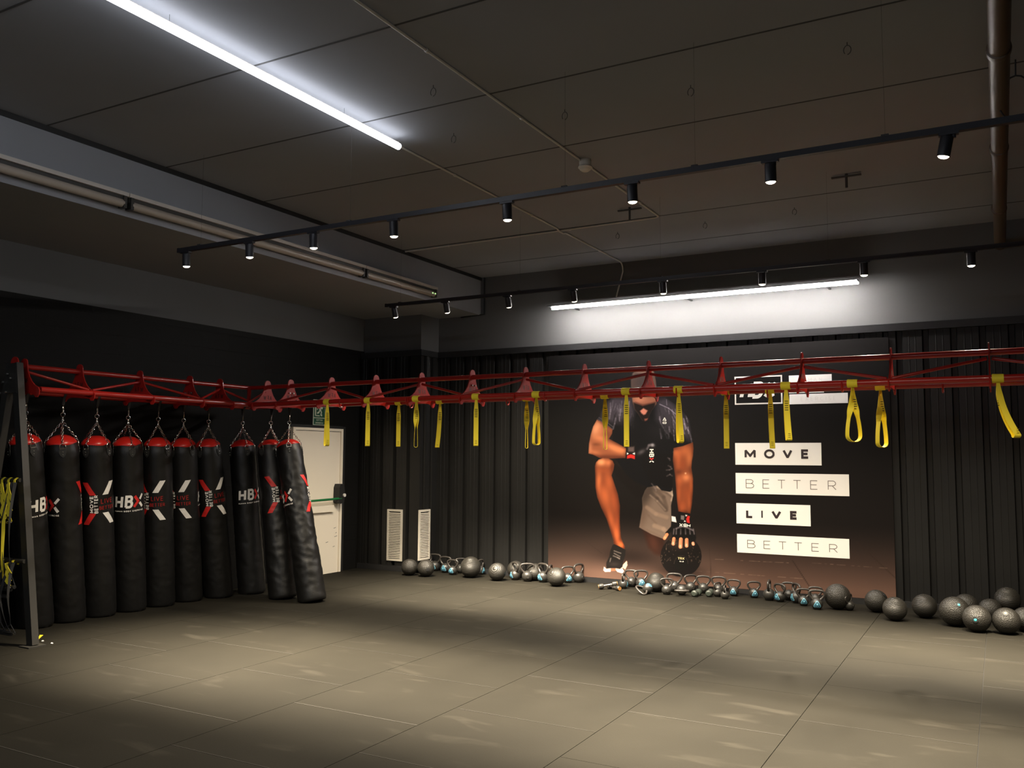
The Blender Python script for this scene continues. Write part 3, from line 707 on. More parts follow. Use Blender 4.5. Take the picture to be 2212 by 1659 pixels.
    c.line(A([(1130,1190),(1150,1150),(1190,1140)]), 4, (118,110,116), 4, .7); c.blob(*A([(1065,1225)])[0], 10, 5, -30, (92,86,90), .8); c.blob(*A([(1190,1150)])[0], 5, 4, 0, (170,165,170), .8)
    # standing leg
    m = c.poly(B([(472,150),(485,105),(515,72),(565,52),(630,55),(680,85),(700,130),(692,190),(668,260),(695,340),(745,490),(768,620),(765,800),(778,1000),(802,1060),(828,1112),(820,1145),(760,1115),(700,1085),(690,1020),(652,900),(612,780),(545,640),(500,520),(478,400),(476,260)]), (126,63,38), 2, rim=RIM)
    for (x, y), rx, ry, ro, cc, al in (((545,100),12,9,0,(244,160,108),.9), ((640,110),9,8,0,(226,132,84),.7), ((680,160),6,14,0,(92,44,28),.8), ((560,200),14,6,0,(150,72,40),.6), ((520,340),6,24,0,(214,116,68),.8), ((580,360),9,14,20,(118,56,34),.7), ((640,330),10,22,-10,(196,98,54),.6),
                                       ((590,500),12,26,-12,(206,104,58),.7), ((720,580),8,28,-5,(140,66,38),.7), ((690,560),6,24,-5,(176,84,48),.5), ((660,780),7,26,-12,(196,96,54),.7), ((740,820),6,30,0,(160,74,42),.7), ((730,960),8,22,-8,(212,106,58),.7), ((780,1090),8,9,0,(226,112,58),.8), ((500,500),4,24,-12,(110,52,32),.5)):
        c.blob(*B([(x, y)])[0], rx, ry, ro, cc, al, m)
    # shoe
    c.poly(B([(600,1355),(640,1388),(720,1388),(800,1372),(858,1300),(850,1280),(800,1330)]), (196,168,156), 1.5)
    c.poly(B([(580,1350),(602,1372),(660,1388),(658,1410),(592,1412),(572,1392)]), (244,214,206), 1.3); c.poly(B([(660,1368),(718,1366),(716,1400),(662,1402)]), (152,96,72), 1.3)
    c.poly(B([(720,1388),(800,1374),(818,1402),(800,1430),(740,1412)]), (244,214,206), 1.3); c.poly(B([(808,1332),(848,1282),(860,1330),(832,1385),(810,1366)]), (222,172,152), 1.3)
    m = c.poly(B([(682,1092),(700,1080),(765,1108),(838,1150),(834,1210),(808,1290),(800,1350),(770,1376),(718,1368),(660,1368),(604,1372),(608,1300),(642,1230),(655,1160)]), (24,21,20), 1.5)
    for l in ([(660,1250),(650,1290)], [(700,1190),(770,1230)], [(690,1220),(765,1250)], [(740,1240),(765,1258)], [(700,1160),(780,1190)]): c.line(B(l), 2, (130,118,112), 2, .7, m)
    c.blob(*B([(700,1320)])[0], 14, 6, 0, (44,38,36), .8, m)
    # straight arm
    m = c.poly(B([(1412,-65),(1520,-90),(1640,-135),(1648,-60),(1640,30),(1628,90),(1622,170),(1642,300),(1640,450),(1628,600),(1608,716),(1540,712),(1470,690),(1452,560),(1440,400),(1428,250),(1402,80)]), (122,62,37), 2, rim=RIM)
    for (x, y), rx, ry, ro, cc, al in (((1440,-20),10,14,0,(206,112,66),.7), ((1540,-40),14,16,0,(196,104,60),.7), ((1600,60),8,20,0,(214,122,72),.6), ((1470,60),6,26,0,(190,96,54),.6), ((1520,130),8,16,0,(150,70,38),.5), ((1468,225),9,7,0,(92,44,26),.85), ((1560,285),11,10,0,(226,136,88),.8), ((1553,235),2,2,0,(240,190,150),.8),
                                       ((1480,320),8,12,0,(190,98,56),.6), ((1620,380),5,24,0,(196,100,54),.6), ((1470,480),6,26,0,(188,92,50),.6), ((1560,480),12,24,0,(146,68,36),.6), ((1510,640),10,14,0,(176,84,46),.6), ((1600,600),5,24,0,(186,94,52),.6), ((1420,-60),14,5,0,(96,48,34),.6)):
        c.blob(*B([(x, y)])[0], rx, ry, ro, cc, al, m)
    # medicine ball
    bx, by, br = B([(1500, 1225)])[0]+(44.5,)
    m = c.poly([(bx+br*math.cos(t*.2618), by+br*math.sin(t*.2618)) for t in range(24)], (19,15,14), 1.5)
    rnd = random.Random(5)
    for i in range(190):
        a = rnd.uniform(0, 2*math.pi); r = br*math.sqrt(rnd.uniform(.12, .95)); x, y = bx+r*math.cos(a), by+r*math.sin(a)
        if y > by+14: continue
        c.line([(x, y), (x+rnd.uniform(-2, 2), y+rnd.uniform(1.2, 2.6))], 1.1, rnd.choice([(92,74,64), (60,48,42), (120,98,84), (12,9,9), (12,9,9)]), 1.2, .75, m)
    c.blob(bx-6, by-26, 22, 12, 0, (66,52,46), .5, m); c.blob(bx+4, by+30, 40, 22, 0, (14,11,11), .8, m)
    c.poly([(bx+15*math.cos(t*.35), by+16+17*math.sin(t*.35)) for t in range(18)], (15,13,12), 1.5, .95)
    c.line([(bx+15*math.cos(t*.35), by+16+17*math.sin(t*.35)) for t in range(9, 19)], 1, (60,50,44), 1.5, .6)
    # glove on the ball
    c.poly(B([(1470,690),(1540,705),(1602,712),(1610,780),(1625,870),(1668,930),(1680,1000),(1664,1075),(1620,1080),(1600,1050),(1395,1020),(1385,930),(1345,965),(1310,945),(1378,870),(1385,800),(1385,745),(1450,760)]), (17,15,15), 2)
    c.poly(B([(1385,745),(1432,755),(1446,822),(1388,808)]), (240,232,226), 1.4)
    c.poly(B([(1498,735),(1540,742),(1535,795),(1495,785)]), (120,112,112), 2, .9)
    c.poly(B([(1548,728),(1575,735),(1558,752)]), (240,235,230), 1.2); c.poly(B([(1545,795),(1556,815),(1532,812)]), (240,235,230), 1.2)
    c.poly(B([(1578,740),(1606,748),(1598,778),(1604,832),(1568,822),(1560,780)]), (196,40,36), 1.4)
    for x0 in (1415, 1445, 1495, 1550, 1600, 1645): c.line(B([(x0, 900), (x0+8*(x0-1500)/100, 960)]), 2.2, (120,108,112), 2.5, .8)
    for x0 in (1470, 1525, 1580): c.blob(*B([(x0, 905)])[0], 4, 6, 0, (8,7,8), .9)
    c.line(B([(1440,895),(1500,870),(1570,880),(1640,915)]), 3, (140,128,134), 3, .7)
    for (x0, y0, x1, y1, wd) in ((1414,1015,1406,1078,7), (1497,1022,1492,1112,8), (1566,1028,1566,1100,7.5), (1641,1068,1646,1082,6)):
        c.line(B([(x0, y0), (x1, y1)]), wd, (216,138,100), 1.2); c.blob(*B([(x1, y1-8)])[0], 2.6, 3.2, 0, (246,196,170), .8)
        c.line(B([(x0+12, y0), (x1+14, y1)]), 1.4, (120,66,46), 1.5, .6)
    c.line(B([(1332,965),(1302,1012)]), 6.5, (214,132,92), 1.2); c.blob(*B([(1308,1000)])[0], 3, 3, 0, (240,178,140), .7)

def make_poster():
    t = thing('wall_poster', (-3.24, YB, PZ0), 'large dark poster of a kneeling athlete with white slogan boxes', 'poster')
    xa, xb = hit(1258, 1000, 1, YB).x, hit(1524, 1000, 1, YB).x
    xs = list(np.arange(PX0, xa, .012))+list(np.arange(xa, xb, .0048))+list(np.arange(xb, PX1, .012))+[PX1]
    zs = np.append(np.arange(PZ0, PZ1, .0048), PZ1); nx, nz = len(xs), len(zs)
    X, Z = np.meshgrid(np.array(xs), zs); X = X.ravel(); Z = Z.ravel(); Yv = np.full(len(X), YB)
    me = bpy.data.meshes.new('printed_panel')
    i = np.arange((nx-1)*(nz-1)); r, q = i//(nx-1), i % (nx-1); a = r*nx+q
    faces = np.stack([a, a+1, a+nx+1, a+nx], 1)
    # solid back of the panel
    base = len(X)
    V = np.concatenate([np.stack([X, Yv, Z], 1), np.array([[PX0, YB, PZ0], [PX1, YB, PZ0], [PX1, YB, PZ1], [PX0, YB, PZ1], [PX0, YB+.012, PZ0], [PX1, YB+.012, PZ0], [PX1, YB+.012, PZ1], [PX0, YB+.012, PZ1]])])
    Fb = np.array([[4, 5, 6, 7], [0, 4, 5, 1], [1, 5, 6, 2], [2, 6, 7, 3], [3, 7, 4, 0]])+base
    me.from_pydata((V-np.array(t.location)).tolist(), [], faces.tolist()+Fb.tolist())
    # pixel of every vertex
    P = V-np.array(CAM); cx = P@np.array(rt); cy = P@np.array(up); cz = P@np.array(fwd)
    px = 1106+F_PX*cx/cz; py = 829.5-F_PX*cy/cz
    c = Canvas(px, py); z = V[:, 2]
    # dark backdrop turning into brown floor
    tt = np.clip((z-.15)/.75, 0, 1)[:, None]; flr = np.array((98, 74, 64))/255.; wal = np.array((23, 21, 21))/255.; mid = np.array((22, 18, 17))/255.
    c.c = flr*(1-tt)**1.3+mid*(1-(1-tt)**1.3); up_ = np.clip((z-.9)/1.2, 0, 1)[:, None]; c.c = c.c*(1-up_)+wal*up_
    lf = np.clip((px-1182)/120, 0, 1)[:, None]; c.c = c.c*(.72+.28*lf)
    for l, wd, cc, al in (([(1712,1211),(1748,1266)], 1.6, (40,30,26), .8), ([(1850,1170),(1938,1252)], 1.6, (44,33,28), .7), ([(1532,1175),(1536,1245)], 1.2, (50,38,33), .8), ([(1374,1168),(1364,1192)], 1.2, (52,40,34), .6), ([(1300,1195),(1240,1150)], 1.2, (44,33,30), .5)):
        c.line(l, wd, cc, 1.5, al)
    rnd = random.Random(3)
    for (ax, ay), (bx, by) in (((1500,1233),(1735,1250)), ((1545,1208),(1705,1216)), ((1755,1216),(1925,1228))):
        for k in range(26):
            u = k/26; 
            if rnd.random() < .6: c.line([(ax+(bx-ax)*u, ay+(by-ay)*u), (ax+(bx-ax)*(u+.03), ay+(by-ay)*(u+.03))], .8, (170,140,120), 1.2, rnd.uniform(.2, .6))
    paint_person(c)
    ca = me.color_attributes.new('print', 'FLOAT_COLOR', 'POINT')
    s = np.clip(c.c, 0, 1); L = np.where(s <= .04045, s/12.92, ((s+.055)/1.055)**2.4)
    ca.data.foreach_set('color', np.concatenate([L, np.ones((len(L), 1))], 1).astype(np.float32).ravel())
    me.materials.append(M_paint); me.update()
    o = bpy.data.objects.new('printed_panel', me); col.objects.link(o); o.parent = t
    Y1, Y2 = YB-.0015, YB-.003
    def panel(c0, c1, name='slogan_box'):
        """white box between two frame places; returns its rectangle in metres"""
        p, q = hit(*c0, 1, YB), hit(*c1, 1, YB); return p.x, q.z, q.x, p.z
    def white(x0, z0, x1, z1):
        b = MB(); b.box((x0, Y1-.0005, z0), (x1, YB-.0005, z1)); return b.build('slogan_box', M_board, t, smooth=False)
    ink = mat('dark ink', (0.022, 0.012, 0.016), .5); ink2 = mat('thin grey ink', (0.14, 0.11, 0.10), .5); ink3 = mat('pale ink', (0.78, 0.76, 0.73), .5)
    def board(tl, br, let, zf0, zf1, m):
        x0, z0, x1, z1 = panel(tl, br); w_ = white(x0, z0, x1, z1)
        b = MB()
        for ch, l0, l1, wt in let:
            ym = (tl[1]+br[1])/2; a0, a1 = hit(l0, ym, 1, YB).x, hit(l1, ym, 1, YB).x
            put(b, letter(ch, a0, a1, z0+(z1-z0)*zf0, z0+(z1-z0)*zf1, wt), lambda a, c_: (a, Y2, c_))
        o = b.build('lettering', m, w_, smooth=False, ); o.matrix_parent_inverse = Matrix.Identity(4); return w_
    g = lambda v: 1540+v/5.183
    boards = [((1588,957),(1775,1005.5),[('M',g(355),g(480),.026),('O',g(573),g(692),.026),('V',g(780),g(891),.027),('E',g(988),g(1080),.028)],.29,.71,ink),
              ((1589,1021.5),(1835,1072),[('B',g(368),g(461),.007),('E',g(557),g(634),.007),('T',g(725),g(812),.007),('T',g(899),g(986),.007),('E',g(1090),g(1172),.007),('R',g(1287),g(1381),.007)],.27,.70,ink2),
              ((1590.5,1086.5),(1751.5,1137),[('L',g(372),g(453),.027),('I',g(542),g(560),.018),('V',g(655),g(767),.028),('E',g(864),g(951),.030)],.28,.70,ink),
              ((1592,1153),(1835.5,1207),[('B',g(385),g(477),.007),('E',g(568),g(646),.007),('T',g(737),g(824),.007),('T',g(911),g(1000),.007),('E',g(1104),g(1188),.007),('R',g(1302),g(1396),.007)],.27,.70,ink2)]
    for i, bd in enumerate(boards): board(*bd)
    # logo box and the three small boxes beside it
    x0, z0, x1, z1 = panel((1586.5, 814), (1690.5, 872)); b = MB(); e = .017
    for r_ in ((x0, z0, x1, z0+e), (x0, z1-e, x1, z1), (x0, z0+e, x0+e, z1-e), (x1-e, z0+e, x1, z1-e)): b.box((r_[0], Y1-.0005, r_[1]), (r_[2], YB-.0005, r_[3]))
    fr = b.build('logo_frame', M_white, t, smooth=False)
    b = MB(); hh = z1-z0; sl = lambda a, c_: (a+(c_-z0)*.22, Y1, c_)
    W_ = x1-x0
    for ch, f0, f1 in (('H', .12, .37), ('B', .36, .60), ('X', .62, .86)): put(b, letter(ch, x0+W_*f0-.03, x0+W_*f1-.03, z0+hh*.20, z0+hh*.80, .045), sl)
    b.build('logo_letters', M_white, t, smooth=False)
    for (tl, br, wd_) in (((1704, 811.5), (1797, 829.5), 'HUMAN'), ((1704, 832), (1780, 847.5), 'BODY'), ((1705, 852), (1832, 870.5), 'EXERCISE')):
        x0, z0, x1, z1 = panel(tl, br); w_ = white(x0, z0, x1, z1); b = MB()
        put(b, word(wd_, (x0+x1)/2, z0+(z1-z0)*.3, (z1-z0)*.4, .004, .55, .8), lambda a, c_: (a, Y2, c_)); b.build('lettering', ink3, w_, smooth=False)
    # marks printed on the clothing in the picture
    def P2(px_, py_): p = hit(px_, py_, 1, YB); return (p.x, Y1, p.z)
    SC = 1/163.
    def text_px(txt, x, y, h, wt, ang, m, name, flipx=False, gap=.18, sq=1.0):
        b = MB(); c_, s_ = math.cos(math.radians(ang)), math.sin(math.radians(ang))
        put(b, word(txt, 0, -h/2, h, wt, gap, sq), lambda a, d: P2(x+a*c_+d*s_, y+a*s_-d*c_)); return b.build(name, m, t, smooth=False)
    text_px('HB', 1180+1180/5.183, 740+1238/5.183, 10.5, 2.2, 90, M_white, 'glove_logo', gap=.14, sq=.8)
    b = MB(); gx, gy = 1180+1180/5.183, 740+1316/5.183
    put(b, stroke_quads([(-3.6, 4), (-.4, 0), (-3.6, -4)], 1.2)+[], lambda a, d: P2(gx-d, gy+a-1)); b.build('glove_logo', M_redprint, t, smooth=False)
    b = MB(); put(b, stroke_quads([(3.6, 4.6), (.8, .8)], 1.1)+stroke_quads([(3.6, -4.6), (.8, -.8)], 1.1), lambda a, d: P2(gx-d, gy+a+1)); b.build('glove_logo', M_white, t, smooth=False)
    text_px('HBX', 1200+1545/5.529, 980+855/5.529, 7, 1.5, 185, M_white, 'glove_logo', gap=.15, sq=1.15)
    text_px('TRX', 1200+1500/5.529, 980+1252/5.529, 5.0, .8, 1, mat('gold ink', (.75, .6, .3), .5), 'ball_lettering', gap=.12)
    text_px('10 LB', 1200+1506/5.529, 980+1287/5.529, 2.4, .5, 1, M_white, 'ball_lettering', gap=.12)
    b = MB(); tx, ty = 1180+1325/5.183, 740+875/5.183
    put(b, stroke_quads([(-3.5, 0), (0, 6.5), (3.5, 0)], .8)+stroke_quads([(-1.2, 1.5), (3.5, 0)], .8)+stroke_quads([(-3.5, -3), (3.5, -3)], .7)+stroke_quads([(-3.5, -6), (3.5, -6)], .7)+stroke_quads([(-3.5, -3), (-3.5, -6)], .7)+stroke_quads([(3.5, -3), (3.5, -6)], .7), lambda a, d: P2(tx+a, ty-d))
    b.build('shirt_logo', M_white, t, smooth=False)
make_poster()

# ------------------------------------------------------------------ red suspension rig
XC, YC, ZTOP, ZLOW = -7.80, 7.60, 2.45, 2.235
SLOPE = -0.02
def rig():
    t = thing('training_rig', (-7.33, 4.74, 0), 'red tubular truss rig with grey legs carrying bags and yellow straps', 'rig')
    HW = .205; XE = 3.0
    def yx(x, d=0): return YC+d+SLOPE*(x-XC)
    def Bd(b, n, m=M_red, **k): return b.build(n, m, t, **k)
    b = MB(); b.cyl((XC, 4.78, ZTOP), (XC, YC+.02, ZTOP), .024); Bd(b, 'top_rail')
    b = MB(); b.cyl((XC-.02, yx(XC), ZTOP), (XE, yx(XE), ZTOP), .024); Bd(b, 'top_rail')
    for s, e in ((HW, YC-HW), (-HW, YC+HW)):
        b = MB(); b.cyl((XC+s, 4.86, ZLOW), (XC+s, e+.015, ZLOW), .027); Bd(b, 'bottom_rail')
    for s, e in ((-HW, XC+HW), (HW, XC-HW)):
        b = MB(); b.cyl((e-.015, yx(e, s), ZLOW), (XE, yx(XE, s), ZLOW), .027); Bd(b, 'bottom_rail')
    # flared plates
    half = [(.0, .075), (.022, .071), (.040, .056), (.048, .034), (.052, .0), (.064, -.045), (.090, -.095), (.128, -.140), (.178, -.176), (.228, -.196), (.248, -.225), (.243, -.262), (.222, -.286), (.192, -.286), (.172, -.262), (.13, -.250)]
    out = half+[(-a, c) for a, c in half[::-1][:-1]]
    def plate(o, u):
        b = MB(); u = Vector(u); b.prism(out, u, (0, 0, 1), o, .010); p = Bd(b, 'gusset_plate', smooth=False)
        n = u.cross(Vector((0, 0, 1))).normalized(); b = MB()
        # cut-out letters: their dark shade laid as colour on both faces
        put(b, word('AFW', 0, -.155, .055, .012, .22, .55), lambda a, c: Vector(o)+u*a+Vector((0, 0, c))+n*.0058)
        put(b, word('AFW', 0, -.155, .055, .012, .22, .55), lambda a, c: Vector(o)+u*a+Vector((0, 0, c))-n*.0058)
        b.build('cut_letters', mat('cut out shade', (.10, .004, .003), .7), p, smooth=False)
        return p
    xs = [-7.50, -7.13, -6.51, -5.88, -5.27, -4.64, -4.02, -3.385, -2.745, -2.08, -1.40, -.72, -.04, .64, 1.32, 2.0, 2.68]
    for x in xs: plate((x, yx(x), ZTOP), (0, -1, 0))
    ys = [4.83, 5.385, 6.07, 6.715, 7.145]
    for y in ys: plate((XC, y, ZTOP), (1, 0, 0))
    def bolt(p, n):
        b = MB(); n = Vector(n); p = Vector(p); b.cyl(p, p+n*.018, .010, 6); Bd(b, 'bolt', M_bolt)
    for x in (-7.13, -4.64):
        for dy, dz in ((-.03, -.085), (.03, -.085), (-.09, -.165), (.09, -.165)): bolt((x+.005, yx(x, dy), ZTOP+dz), (1, 0, 0))
    for dx, dz in ((-.05, -.12), (.04, -.12), (0, -.17), (.1, -.18)): bolt((XC+dx, 6.710, ZTOP+dz), (0, -1, 0))
    # zigzag braces between top rail and inner bottom rail
    up_ = {-6.51, -5.27, -4.02, -2.745, -1.40, -.04, 1.32, 2.68}
    def node(x): return Vector((x, yx(x, -.012), ZTOP-.045)) if x in up_ else Vector((x, yx(x, -HW+.022), ZLOW+.026))
    seq = xs[1:]
    for a, c in zip(seq[:-1], seq[1:]):
        pa, pc = node(a), node(c); d = (pc-pa).normalized(); b = MB(); b.cyl(pa+d*.02, pc-d*.02, .013, 12); Bd(b, 'brace')
    yn = [(4.84, 1), (5.385, 0), (6.07, 1), (6.715, 0), (7.145, 1), (YC-.12, 0)]
    def nodey(y, u): return Vector((XC+.012, y, ZTOP-.045)) if u else Vector((XC+HW-.022, y, ZLOW+.026))
    for a, c in zip(yn[:-1], yn[1:]):
        pa, pc = nodey(*a), nodey(*c); d = (pc-pa).normalized(); b = MB(); b.cyl(pa+d*.02, pc-d*.02, .013, 12); Bd(b, 'brace')
    b = MB(); b.cyl((XC+HW, YC-HW, ZLOW), (XC+.01, YC-.01, ZTOP), .022); Bd(b, 'corner_post')
    b = MB(); b.cyl((XC+HW, YC-HW, ZLOW), (XC-HW, YC+HW, ZLOW), .018); Bd(b, 'corner_post')
    b = MB(); b.cyl((XC+HW-.02, YC-HW, ZLOW+.02), (-7.50, yx(-7.5, -.03), ZTOP-.06), .013, 12); Bd(b, 'brace')
    # little loops under the rails
    for x, s in ((-6.19, -HW), (-5.30, -HW), (-3.70, -HW), (-2.41, -HW), (-1.06, -HW), (-4.34, HW), (-1.73, HW), (-.37, HW), (-5.55, HW), (.4, -HW)):
        b = MB(); y = yx(x, s)
        b.tube([(x, y-.030, ZLOW+.012)]+[(x, y+.030*-math.cos(a), ZLOW-.035-.028*math.sin(a)) for a in [k*math.pi/8 for k in range(9)]]+[(x, y+.030, ZLOW+.012)], .0065, 8); Bd(b, 'eye_loop')
    # slanted end legs
    for s in (1, -1):
        b = MB(); f = Vector((XC+s*.47, 4.74, 0.012)); a = Vector((XC+s*.035, 4.74, 2.47)); b.beam(f, a, .082, .062, side=Vector((0, 1, 0))); Bd(b, 'leg', M_leg, smooth=False)
        b = MB(); b.box((f.x-.07, 4.66, 0), (f.x+.07, 4.82, .012)); Bd(b, 'foot_plate', M_leg, smooth=False)
    for (x, z) in ((.0, 2.37), (-.06, 2.30), (-.01, 2.21), (.05, 2.33), (-.1, 2.2)): bolt((XC+x-.03, 4.70, z), (0, -1, 0))
    b = MB(); b.prism([(-.10, -.26), (.10, -.26), (.07, -.0), (-.07, 0)], (1, 0, 0), (0, 0, 1), (XC, 4.73, 2.46), .05); Bd(b, 'leg_bracket', M_leg, smooth=False)
    b = MB(); b.prism([(.055*math.cos(k*math.pi/10), .058*math.sin(k*math.pi/10)) for k in range(11)], (1, 0, 0), (0, 0, 1), (XC, 4.74, 2.475), .012); Bd(b, 'end_cap')
    # hanger bar for the trainers
    b = MB(); b.cyl((XC-.24, 4.70, 1.42), (XC+.24, 4.70, 1.42), .018); Bd(b, 'hanger_bar', M_leg)
    b = MB(); b.cyl((XC-.36, 4.70, .72), (XC+.36, 4.70, .72), .018); Bd(b, 'hanger_bar', M_leg)
    return t, yx, HW
RIG, yx, HW = rig()

# ------------------------------------------------------------------ yellow anchor straps
def strap(px, rear, turn, spread, ln, label, open_=False, lean=0.0):
    s = HW if rear else -HW
    x = hit(px, 850, 1, YC+s+.03).x; x = hit(px, 850, 1, yx(x, s)).x
    y = yx(x, s); t = thing('anchor_strap', (x, y, ZLOW), label, 'strap', 'yellow anchor straps on the red rig')
    ex = Vector((1, SLOPE, 0)).normalized()
    b = MB(); o = Vector((x, y, ZLOW))
    # sleeve choked round the tube
    b.cyl(o-ex*.038, o+ex*.034, .032, 20, r2=.0315); b.cyl(o-ex*.034, o+ex*.038, .0335, 20, r2=.030); b.build('wrap', M_yellow, t)
    turn += math.atan2(-x, y); wv = Vector((math.cos(turn), math.sin(turn), 0)); sp = Vector((math.sin(turn), -math.cos(turn), 0))
    side = wv if open_ else sp
    b = MB(); n = 22; path = []; wvs = []
    lv = ex*lean
    for i in range(n+1):     # front leg of the loop
        u = i/n; path.append(o+Vector((0, 0, -.030-ln*u))+side*(spread*math.sin(u*math.pi/2)**2*.5)+lv*u*u)
    r = spread*.5; bot = path[-1]
    for i in range(1, 8):
        a = math.pi*i/8; path.append(bot+side*(-r+r*math.cos(a))-Vector((0, 0, max(r*.8, .012)*math.sin(a))))
    for i in range(n, -1, -1):
        u = i/n; path.append(o+Vector((0, 0, -.030-ln*u))-side*(spread*math.sin(u*math.pi/2)**2*.5)+lv*u*u)
    N = len(path)
    for i in range(N):
        u = min(1, abs((path[i].z-ZLOW+.03)/ln)); wd = .024+.022*min(1, u*4)
        base = wv if not open_ else (wv*(1-u)+sp*u if False else sp)
        if open_:
            k = min(1, max(0, (.62-u)/.3)); base = (sp*(1-k)+wv*k).normalized()
        wvs.append(base.normalized()*wd)
    b.ribbon(path, wvs, .0028); bd = b.build('webbing', M_yellow, t, angle=60)
    b = MB()                  # stitched marks
    c0 = path[4]; 
    nn = wvs[4].cross(Vector((0, 0, 1))).normalized()
    if nn.dot(Vector((0, -1, 0))+Vector((.3, 0, 0))) < 0: nn = -nn
    for i in range(5):
        c = o+Vector((0, 0, -.125-.018*i))+nn*(.003)+((side*(spread*math.sin((.095+.018*i)/ln*math.pi/2)**2*.5)) if not open_ else side*(spread*.5*math.sin((.095+.018*i)/ln*math.pi/2)**2))
        h = wvs[8].normalized()*.014; zz = Vector((0, 0, .0035))
        b.add([c-h-zz, c+h-zz, c+h+zz, c-h+zz], [(0, 1, 2, 3)])
    if not open_:
        c = bot+nn*.0035+Vector((0, 0, .012)); h = wv*.010
        for dz in (0, .014, .028):
            b.add([c-h+Vector((0, 0, dz)), c+h+Vector((0, 0, dz)), c+h+Vector((0, 0, dz+.003)), c-h+Vector((0, 0, dz+.003))], [(0, 1, 2, 3)])
    b.build('stitch_marks', M_mark, t, smooth=False)
    return t
R = math.radians
for a in (
    (708, 0, R(25), .050, .43, 'leftmost yellow strap, hanging in front of the exit door'),
    (796, 0, R(8), .020, .44, 'double yellow strap wrapped on the front rail, second from the left'),
    (862, 1, R(6), .006, .44, 'flat yellow strap on the rear rail above the left vent'),
    (900, 0, R(0), .036, .45, 'yellow strap with narrow teardrop loop above the right vent', True),
    (951, 1, R(18), .006, .45, 'curved flat yellow strap on the rear rail right of the vents', False, -.03),
    (1029, 0, R(4), .010, .44, 'straight wide yellow strap on the front rail before the cladding'),
    (1138, 1, R(8), .024, .46, 'thin edge-on yellow loop hanging on the rear rail left of the poster', True),
    (1159, 0, R(32), .062, .42, 'yellow strap with open loop at the left edge of the poster', True),
    (1307, 1, R(6), .034, .47, 'thin dull yellow loop over the folded arm on the poster', True),
    (1353, 0, R(0), .010, .45, 'straight yellow strap over the chest of the poster athlete'),
    (1466, 0, R(28), .050, .41, 'yellow strap over the right shoulder of the poster athlete', False, .01),
    (1568, 1, R(0), .006, .46, 'dull flat yellow strap left of the logo box on the poster'),
    (1664, 1, R(0), .006, .46, 'flat yellow strap with marks over the logo box', False, .01),
    (1698, 0, R(14), .030, .40, 'bright yellow strap between the logo box and the small boxes', False, .015),
    (1842, 0, R(35), .115, .38, 'yellow strap with wide open teardrop loop at the right of the poster', True, .0),
    (1902, 1, R(40), .085, .43, 'yellow loop strap on the rear rail at the right poster edge', True),
    (2157, 0, R(25), .050, .38, 'rightmost yellow strap, swinging sideways before the right cladding', False, .10)):
    strap(*a)

